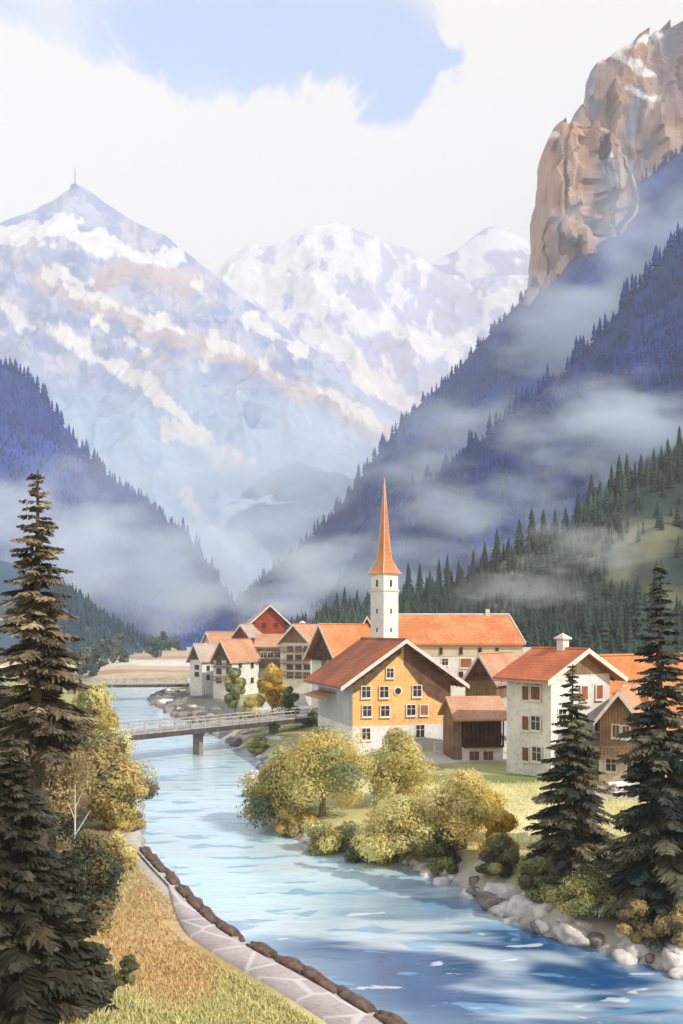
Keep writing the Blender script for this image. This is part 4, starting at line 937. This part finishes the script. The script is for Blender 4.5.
# far chalets
def grid_w(x0, x1, nx, y0, y1, ny, ww=.8, hh=.8, st='bare', side='F'):
    return [(side, x0+(x1-x0)*i/max(1, nx-1), y0+(y1-y0)*j/max(1, ny-1), ww, hh, st, 0) for i in range(nx) for j in range(ny)]
HG = house('balcony_chalet', 'tall pale chalet with rows of small dark windows and balconies', 294, 282, 313, 180, 3.2, -24, 10, 625.6, (280, 640), 'white', 'roof_p', fo=1.2, clad='timber_pale',
   wins=grid_w(290, 307, 3, 649, 675, 4, 1.3, 1.05, 'bare'), chim=[(-.5, 4, 1.0, .9)])
for hh in (3.2, 5.6, 8.0): balcony(HG, hh, -HG['w']/2+.2, HG['w']/2-.2, 'timber_pale', .8, .8)
HE = house('red_chalet', 'big red boarded gable standing above the far chalets', 270, 254, 284, 205, 3.5, 12, 10, 606, (249, 625), 'red', 'roof_w', fo=1.0, wins=grid_w(264, 276, 2, 625, 625, 1, .9, 1.0, 'bare'))
HD2 = house('red_cottage', 'small red gable tucked left of the big red one', 241, 234, 250, 200, 3.5, -25, 8, 625.6, (233, 635), 'red', 'roof_w', fo=.6, wins=[('F', 240, 634, .8, .8, 'bare', 0)])
HF = house('brown_gallery_chalet', 'wide low chalet with brown gallery under the big red gable', 270, 255, 285, 184, 3.2, -78, 8, 637, (262, 648), 'white', 'roof_p', fo=.8, wins=[])
# its long side faces us
rF = HF['root']; wF = HF['w']
HC = house('pink_roof_chalet', 'chalet with long pink roof behind the two leftmost gables', 207, 200, 218, 205, 3.4, -50, 9, 633, (199, 648), 'cream', 'roof_p', fo=.6)
HA = house('gabled_chalet', 'pale gabled chalet with salmon roof behind the upright olive tree', 222, 214, 233, 178, 3.0, -30, 9, 641, (213, 655), 'white', 'roof_p', fo=.9, clad='timber', wins=grid_w(219, 229, 2, 662, 680, 3, 1.1, .9, 'bare')+grid_w(240, 252, 2, 665, 680, 2, .9, .9, 'bare', 'R'))
balcony(HA, 5.2, -HA['w']/2, HA['w']/2, 'timber_pale', .7, .8); balcony(HA, 2.6, -HA['w']/2, HA['w']/2, 'timber_pale', .7, .8)
HB = house('leftmost_chalet', 'leftmost chalet with bleached roof nearest the far bridge', 195, 191, 203, 188, 3.0, -38, 6, 645, (189, 656), 'white', 'roof_w', fo=.7, clad='timber', wins=[('F', 197, 667, 1.2, .8, 'bare', 0), ('F', 197, 674, 1.2, .8, 'bare', 0), ('R', 208, 668, .8, .9, 'bare', 0), ('R', 208, 677, .8, .9, 'bare', 0)])
# brown gallery on the wide chalet
def flat_block(name, label, px0, px1, y0, D, zg, mroof, mwall, mg):
    root = empty(name, (P((px0+px1)/2, 650, D).x, D, zg), label, 'house')
    xl = hit(root, 1, 0, px0, 660).x; xr = hit(root, 1, 0, px1, 660).x; eh = hit(root, 1, 0, (px0+px1)/2, y0).z
    q_ = MB(); q_.box(xl, xr, 0, 7, -2, eh); q_.build('wall', M[mwall], root)
    q_ = MB(); q_.prism([(0, 0), (8.4, 0), (4.2, 2.7)], xl-.4, xr+.4); q_.v = [(y, x-.7, z+eh+.02) for x, y, z in q_.v]; q_.build('roof', M[mroof], root)
    q_ = MB(); q_.box(xl+.2, xr-.2, -1.1, -.003, eh-4.4, eh-4.2); q_.box(xl+.2, xr-.2, -1.1, -1.0, eh-3.3, eh-3.2)
    for k_ in range(18):
        u = xl+.2+(xr-xl-.5)*k_/17; q_.box(u, u+.1, -1.08, -1.02, eh-4.2, eh-3.3 if k_ % 6 else eh-.05)
    q_.build('gallery', M[mg], root)
    q_ = MB(); q_.box(xl+.02, xr-.02, -.06, -.004, eh-4.2, eh-.3); q_.build('upper_boards', M[mg], root)
    for k_ in range(3): window(root, 'F', 0, px0+(px1-px0)*(.25+.25*k_), y0+8, 1.1, 1.1, 'plain', 0, .06)
    for k_ in range(3): window(root, 'F', 0, px0+(px1-px0)*(.25+.25*k_), y0+33, 1.0, 1.2, 'bare', 0, 0)
    return root
for o in list(rF.children_recursive)+[rF]: bpy.data.objects.remove(o)
flat_block('gallery_chalet', 'wide chalet with brown boarded gallery below the big red gable', 256, 285, 647, 186, 3.2, 'roof_p', 'white', 'timber_pale')
# low white wall below the chalets
q = MB(); q.box(0, 13, 0, .5, -1.5, 1.9); q.box(-.05, 13.05, -.06, .56, 1.902, 2.05); o = q.build('garden_wall', M['white']); o.location = (P(284, 700, 155).x, 155, float(terr(-8, 155))); o.rotation_euler.z = R(10); tag(o, 'low white garden wall under the tall pale chalet', 'wall')
q = MB(); q.box(0, 8, 0, .4, -1.0, 1.4); q.box(-.05, 8.05, -.05, .45, 1.402, 1.5); o = q.build('garden_wall', M['white']); o.location = (P(436, 765, 93).x, 94.5, 2.2); o.rotation_euler.z = R(6); tag(o, 'low white wall between ochre house and gallery house', 'wall')
# log pile / boards by the brown house
q = MB()
for k in range(14): q.tube([(0.1*(k % 4), .34*(k % 5), .16+.28*(k//5)), (3.2, .34*(k % 5)+.1, .16+.28*(k//5))], [.14, .14], 7)
o = q.build('log_pile', M['trim']); o.location = (P(608, 792, 72).x, 70.5, float(terr(P(608, 792, 72).x, 70.5))); o.rotation_euler.z = R(20); tag(o, 'pale pile of stacked logs beside the small brown house', 'log pile')

# ------------------------------------------------------------------ bridges
def bridge(A, B, label, piers, wid=3.4, zt=3.55, rail=1.05, drop=4.5):
    A = Vector((A[0], A[1], 0)); B = Vector((B[0], B[1], 0)); L_ = (B-A).length; ang = math.atan2(B.y-A.y, B.x-A.x)
    root = empty('footbridge', (A.x, A.y, zt), label, 'bridge', None, ang)
    q_ = MB(); n_ = int(L_/.8)
    for k_ in range(n_): q_.box(L_*k_/n_, L_*(k_+1)/n_-.03, 0, wid, -.12+.008*(k_ % 2), .0+.012*(k_ % 3))
    q_.build('deck', M['deck'], root)
    for y in (.02, wid-.32): q_ = MB(); q_.box(-.5, L_+.5, y, y+.3, -.72, -.13); q_.build('beam', M['beam'], root)
    for y in (.04, wid-.14):
        q_ = MB(); q_.box(0, L_, y, y+.1, rail-.16, rail); q_.box(0, L_, y+.02, y+.08, rail*.5-.06, rail*.5+.06); m_ = int(L_/2.2)
        for k_ in range(m_+1): u = (L_-.12)*k_/m_; q_.box(u, u+.12, y-.012, y+.09, .014, rail-.161)
        q_.build('railing', M['deck'], root)
    for t in piers:
        q_ = MB(); u = L_*t
        q_.box(u-.32, u+.32, wid/2-.62, wid/2+.62, -drop, -1.102)
        q_.box(u-.36, u+.36, .0, wid, -1.1, -.722); q_.build('pier', M['pier'], root)
    for u in (-.8, L_-.2):
        q_ = MB(); q_.box(u, u+1.0, -.3, wid+.3, -drop, -.735); q_.build('abutment', M['pier'], root)
    return root
bridge((-25.8, 101), (-1.6, 127), 'near wooden footbridge crossing the river below the ochre house', (.38, .74))
bridge((-59, 197), (-34.5, 200), 'far wooden footbridge at the bend of the river', (.22,), wid=4)

# ------------------------------------------------------------------ air
def vol_mat(name, col, dens, aniso=.2):
    m = bpy.data.materials.new(name); m.use_nodes = True; n_ = m.node_tree.nodes; n_.clear()
    o_ = n_.new('ShaderNodeOutputMaterial'); v = n_.new('ShaderNodeVolumePrincipled')
    v.inputs['Color'].default_value = (*col, 1); v.inputs['Density'].default_value = dens; v.inputs['Anisotropy'].default_value = aniso
    m.node_tree.links.new(v.outputs[0], o_.inputs['Volume']); m.cycles.homogeneous_volume = True
    return m
q = MB(); q.box(-5200, 5200, -60, 5600, -12, 2700); hz = q.build('haze', vol_mat('haze air', (.84, .89, 1.0), 1.9e-4, -.3)); tag(hz, 'pale blue haze filling the valley', 'haze', kind='stuff')
def mist(px, py, D, rx, ry, rz, dens, seed, label):
    m = bpy.data.materials.new('mist air'); m.use_nodes = True; N = m.node_tree.nodes; L = m.node_tree.links; N.clear()
    o_ = N.new('ShaderNodeOutputMaterial'); v = N.new('ShaderNodeVolumePrincipled'); L.new(v.outputs[0], o_.inputs['Volume'])
    v.inputs['Color'].default_value = (.81, .90, 1, 1); v.inputs['Anisotropy'].default_value = -.38
    tc = N.new('ShaderNodeTexCoord'); mp = N.new('ShaderNodeMapping'); mp.inputs['Scale'].default_value = (1/rx, 1/ry, 1/rz); L.new(tc.outputs['Object'], mp.inputs['Vector'])
    ln = N.new('ShaderNodeVectorMath'); ln.operation = 'LENGTH'; L.new(mp.outputs[0], ln.inputs[0])
    n = N.new('ShaderNodeTexNoise'); n.inputs['Scale'].default_value = 1.9; n.inputs['Detail'].default_value = 4; L.new(mp.outputs[0], n.inputs['Vector'])
    sh = N.new('ShaderNodeMapping'); sh.inputs['Location'].default_value = (seed*7.3, seed*3.1, seed); L.new(mp.outputs[0], sh.inputs['Vector']); L.new(sh.outputs[0], n.inputs['Vector'])
    a = N.new('ShaderNodeMath'); a.operation = 'MULTIPLY_ADD'; L.new(n.outputs['Fac'], a.inputs[0]); a.inputs[1].default_value = 2.9; L.new(ln.outputs['Value'], a.inputs[2])
    r = N.new('ShaderNodeMapRange'); r.interpolation_type = 'SMOOTHSTEP'
    for k, q_ in ((1, 2.25), (2, 1.45), (3, 0), (4, dens)): r.inputs[k].default_value = q_
    L.new(a.outputs[0], r.inputs[0]); L.new(r.outputs[0], v.inputs['Density'])
    bm = bmesh.new(); bmesh.ops.create_icosphere(bm, subdivisions=3, radius=1.08)
    for q_ in bm.verts: q_.co = Vector((q_.co.x*rx, q_.co.y*ry, q_.co.z*rz))
    me = bpy.data.meshes.new('mist'); bm.to_mesh(me); bm.free()
    o_ = link('mist', me, m); o_.location = P(px, py, D); tag(o_, label, 'mist', kind='stuff')
mist(590, 330, 880, 150, 60, 70, .020, 1, 'mist drifting below the orange cliff')
mist(650, 240, 890, 110, 50, 80, .022, 2, 'mist patch high beside the cliff foot')
mist(450, 440, 830, 100, 50, 55, .014, 3, 'mist thread between the two blue ridges')
mist(620, 430, 450, 80, 34, 34, .040, 4, 'mist bank in front of the dark blue slope at the right')
mist(480, 510, 450, 66, 30, 32, .030, 5, 'mist bank above the wooded slope')
mist(380, 580, 460, 90, 34, 30, .026, 6, 'thin mist low behind the church spire')
mist(290, 590, 660, 90, 44, 40, .022, 7, 'mist at the foot of the far ridge')
mist(120, 560, 640, 130, 60, 70, .030, 8, 'white mist filling the valley at the left')
mist(0, 520, 560, 80, 50, 50, .020, 9, 'mist behind the tall left fir')
mist(220, 540, 950, 150, 70, 100, .020, 10, 'pale mist in the valley mouth')
mist(300, 470, 1080, 170, 80, 90, .022, 11, 'pale mist below the snow fields')
mist(600, 545, 225, 24, 14, 9, .030, 13, 'faint mist over the clearing above the village')
mist(530, 590, 215, 22, 12, 8, .030, 14, 'faint mist over the dark wood right of the church')
mist(100, 470, 700, 100, 40, 50, .006, 12, 'thin mist over the blue left slope')

# ------------------------------------------------------------------ sky, sun, camera
SUN_EL, SUN_AZ = 38, 128      # azimuth clockwise from +Y: the sun stands behind the camera to the right
W = bpy.data.worlds.new('World'); S.world = W; W.use_nodes = True
nt = W.node_tree; N = nt.nodes; Lk = nt.links; bg = N['Background']; bg.inputs['Strength'].default_value = .10
sky = N.new('ShaderNodeTexSky'); sky.sky_type = 'NISHITA'; sky.sun_disc = False; sky.sun_elevation = R(SUN_EL); sky.sun_rotation = R(SUN_AZ); sky.air_density = 1.3; sky.dust_density = .2; sky.ozone_density = 2.5
tc = N.new('ShaderNodeTexCoord'); sx = N.new('ShaderNodeSeparateXYZ'); Lk.new(tc.outputs['Generated'], sx.inputs[0])
def mth(op, *a):
    m_ = N.new('ShaderNodeMath'); m_.operation = op
    for i, v in enumerate(a):
        if isinstance(v, (int, float)): m_.inputs[i].default_value = v
        else: Lk.new(v, m_.inputs[i])
    return m_.outputs[0]
def sms(v, a, b_):
    r = N.new('ShaderNodeMapRange'); r.interpolation_type = 'SMOOTHSTEP'; r.inputs[1].default_value = a; r.inputs[2].default_value = b_; Lk.new(v, r.inputs[0]); return r.outputs[0]
nz = N.new('ShaderNodeTexNoise'); nz.inputs['Scale'].default_value = 9; nz.inputs['Detail'].default_value = 8; nz.inputs['Roughness'].default_value = .55; nz.inputs['Distortion'].default_value = .6; Lk.new(tc.outputs['Generated'], nz.inputs['Vector'])
nn = mth('MULTIPLY', mth('SUBTRACT', nz.outputs['Fac'], .5), 2.6)
def patch(px, py, rx, ry, soft=.16):
    d = Vector(((px-CX)/F, 1, -(py-HY)/F)); n_ = d.length; d /= n_
    ax, az = rx/F/n_, ry/F/n_*.72
    e = mth('SQRT', mth('ADD', mth('POWER', mth('DIVIDE', mth('SUBTRACT', sx.outputs[0], d.x), ax), 2), mth('POWER', mth('DIVIDE', mth('SUBTRACT', sx.outputs[2], d.z), az), 2)))
    e = mth('ADD', e, nn)
    return mth('MULTIPLY', mth('SUBTRACT', 1, sms(e, 1-soft, 1+soft*.3)), sms(sx.outputs[1], 0, .1))
b1 = patch(262, -6, 190, 118); b2 = patch(60, -25, 190, 85, .3); zen = sms(mth('ADD', sx.outputs[2], mth('MULTIPLY', nn, .08)), .62, .72)
blue = mth('MAXIMUM', mth('MAXIMUM', b1, mth('MULTIPLY', b2, .75)), zen)
nz2 = N.new('ShaderNodeTexNoise'); nz2.inputs['Scale'].default_value = 5; nz2.inputs['Detail'].default_value = 2; Lk.new(tc.outputs['Generated'], nz2.inputs['Vector'])
fac = mth('SUBTRACT', 1, mth('MULTIPLY', blue, mth('ADD', .25, mth('MULTIPLY', sms(nz2.outputs['Fac'], .38, .60), .6))))
cl = N.new('ShaderNodeMix'); cl.data_type = 'RGBA'; Lk.new(fac, cl.inputs[0]); sk = N.new('ShaderNodeMix'); sk.data_type = 'RGBA'; sk.blend_type = 'MULTIPLY'; sk.inputs[0].default_value = 1; sk.inputs[7].default_value = (1.0, 1.72, 2.3, 1); Lk.new(sky.outputs[0], sk.inputs[6]); Lk.new(sk.outputs[2], cl.inputs[6]); cl.inputs[7].default_value = (8.7, 8.05, 6.85, 1)
Lk.new(cl.outputs[2], bg.inputs['Color'])

sd = bpy.data.lights.new('sun', 'SUN'); sd.energy = 3.0; sd.angle = R(.5); sd.color = (1, .94, .84)
so = bpy.data.objects.new('sun', sd); COL.objects.link(so)
el, az = R(SUN_EL), R(SUN_AZ); dv = Vector((math.sin(az)*math.cos(el), math.cos(az)*math.cos(el), math.sin(el)))
so.rotation_euler = dv.to_track_quat('Z', 'Y').to_euler()

cam = bpy.data.cameras.new('camera'); co_ = bpy.data.objects.new('camera', cam); COL.objects.link(co_)
co_.location = (0, 0, CZ); co_.rotation_euler = (R(90), 0, 0)
cam.sensor_fit = 'HORIZONTAL'; cam.sensor_width = 36; cam.lens = 36*F/683; cam.shift_y = (HY-512)/683; cam.clip_start = .5; cam.clip_end = 12000
S.camera = co_
S.render.engine = 'CYCLES'
S.view_settings.view_transform = 'Standard'; S.view_settings.look = 'None'; S.view_settings.gamma = 1; S.view_settings.exposure = 0.36
S.cycles.use_denoising = True; S.cycles.denoiser = 'OPENIMAGEDENOISE'
S.cycles.max_bounces = 6; S.cycles.diffuse_bounces = 2; S.cycles.glossy_bounces = 2; S.cycles.volume_bounces = 4; S.cycles.transmission_bounces = 2
S.cycles.caustics_reflective = False; S.cycles.caustics_refractive = False
S.cycles.use_adaptive_sampling = True; S.cycles.adaptive_threshold = .02
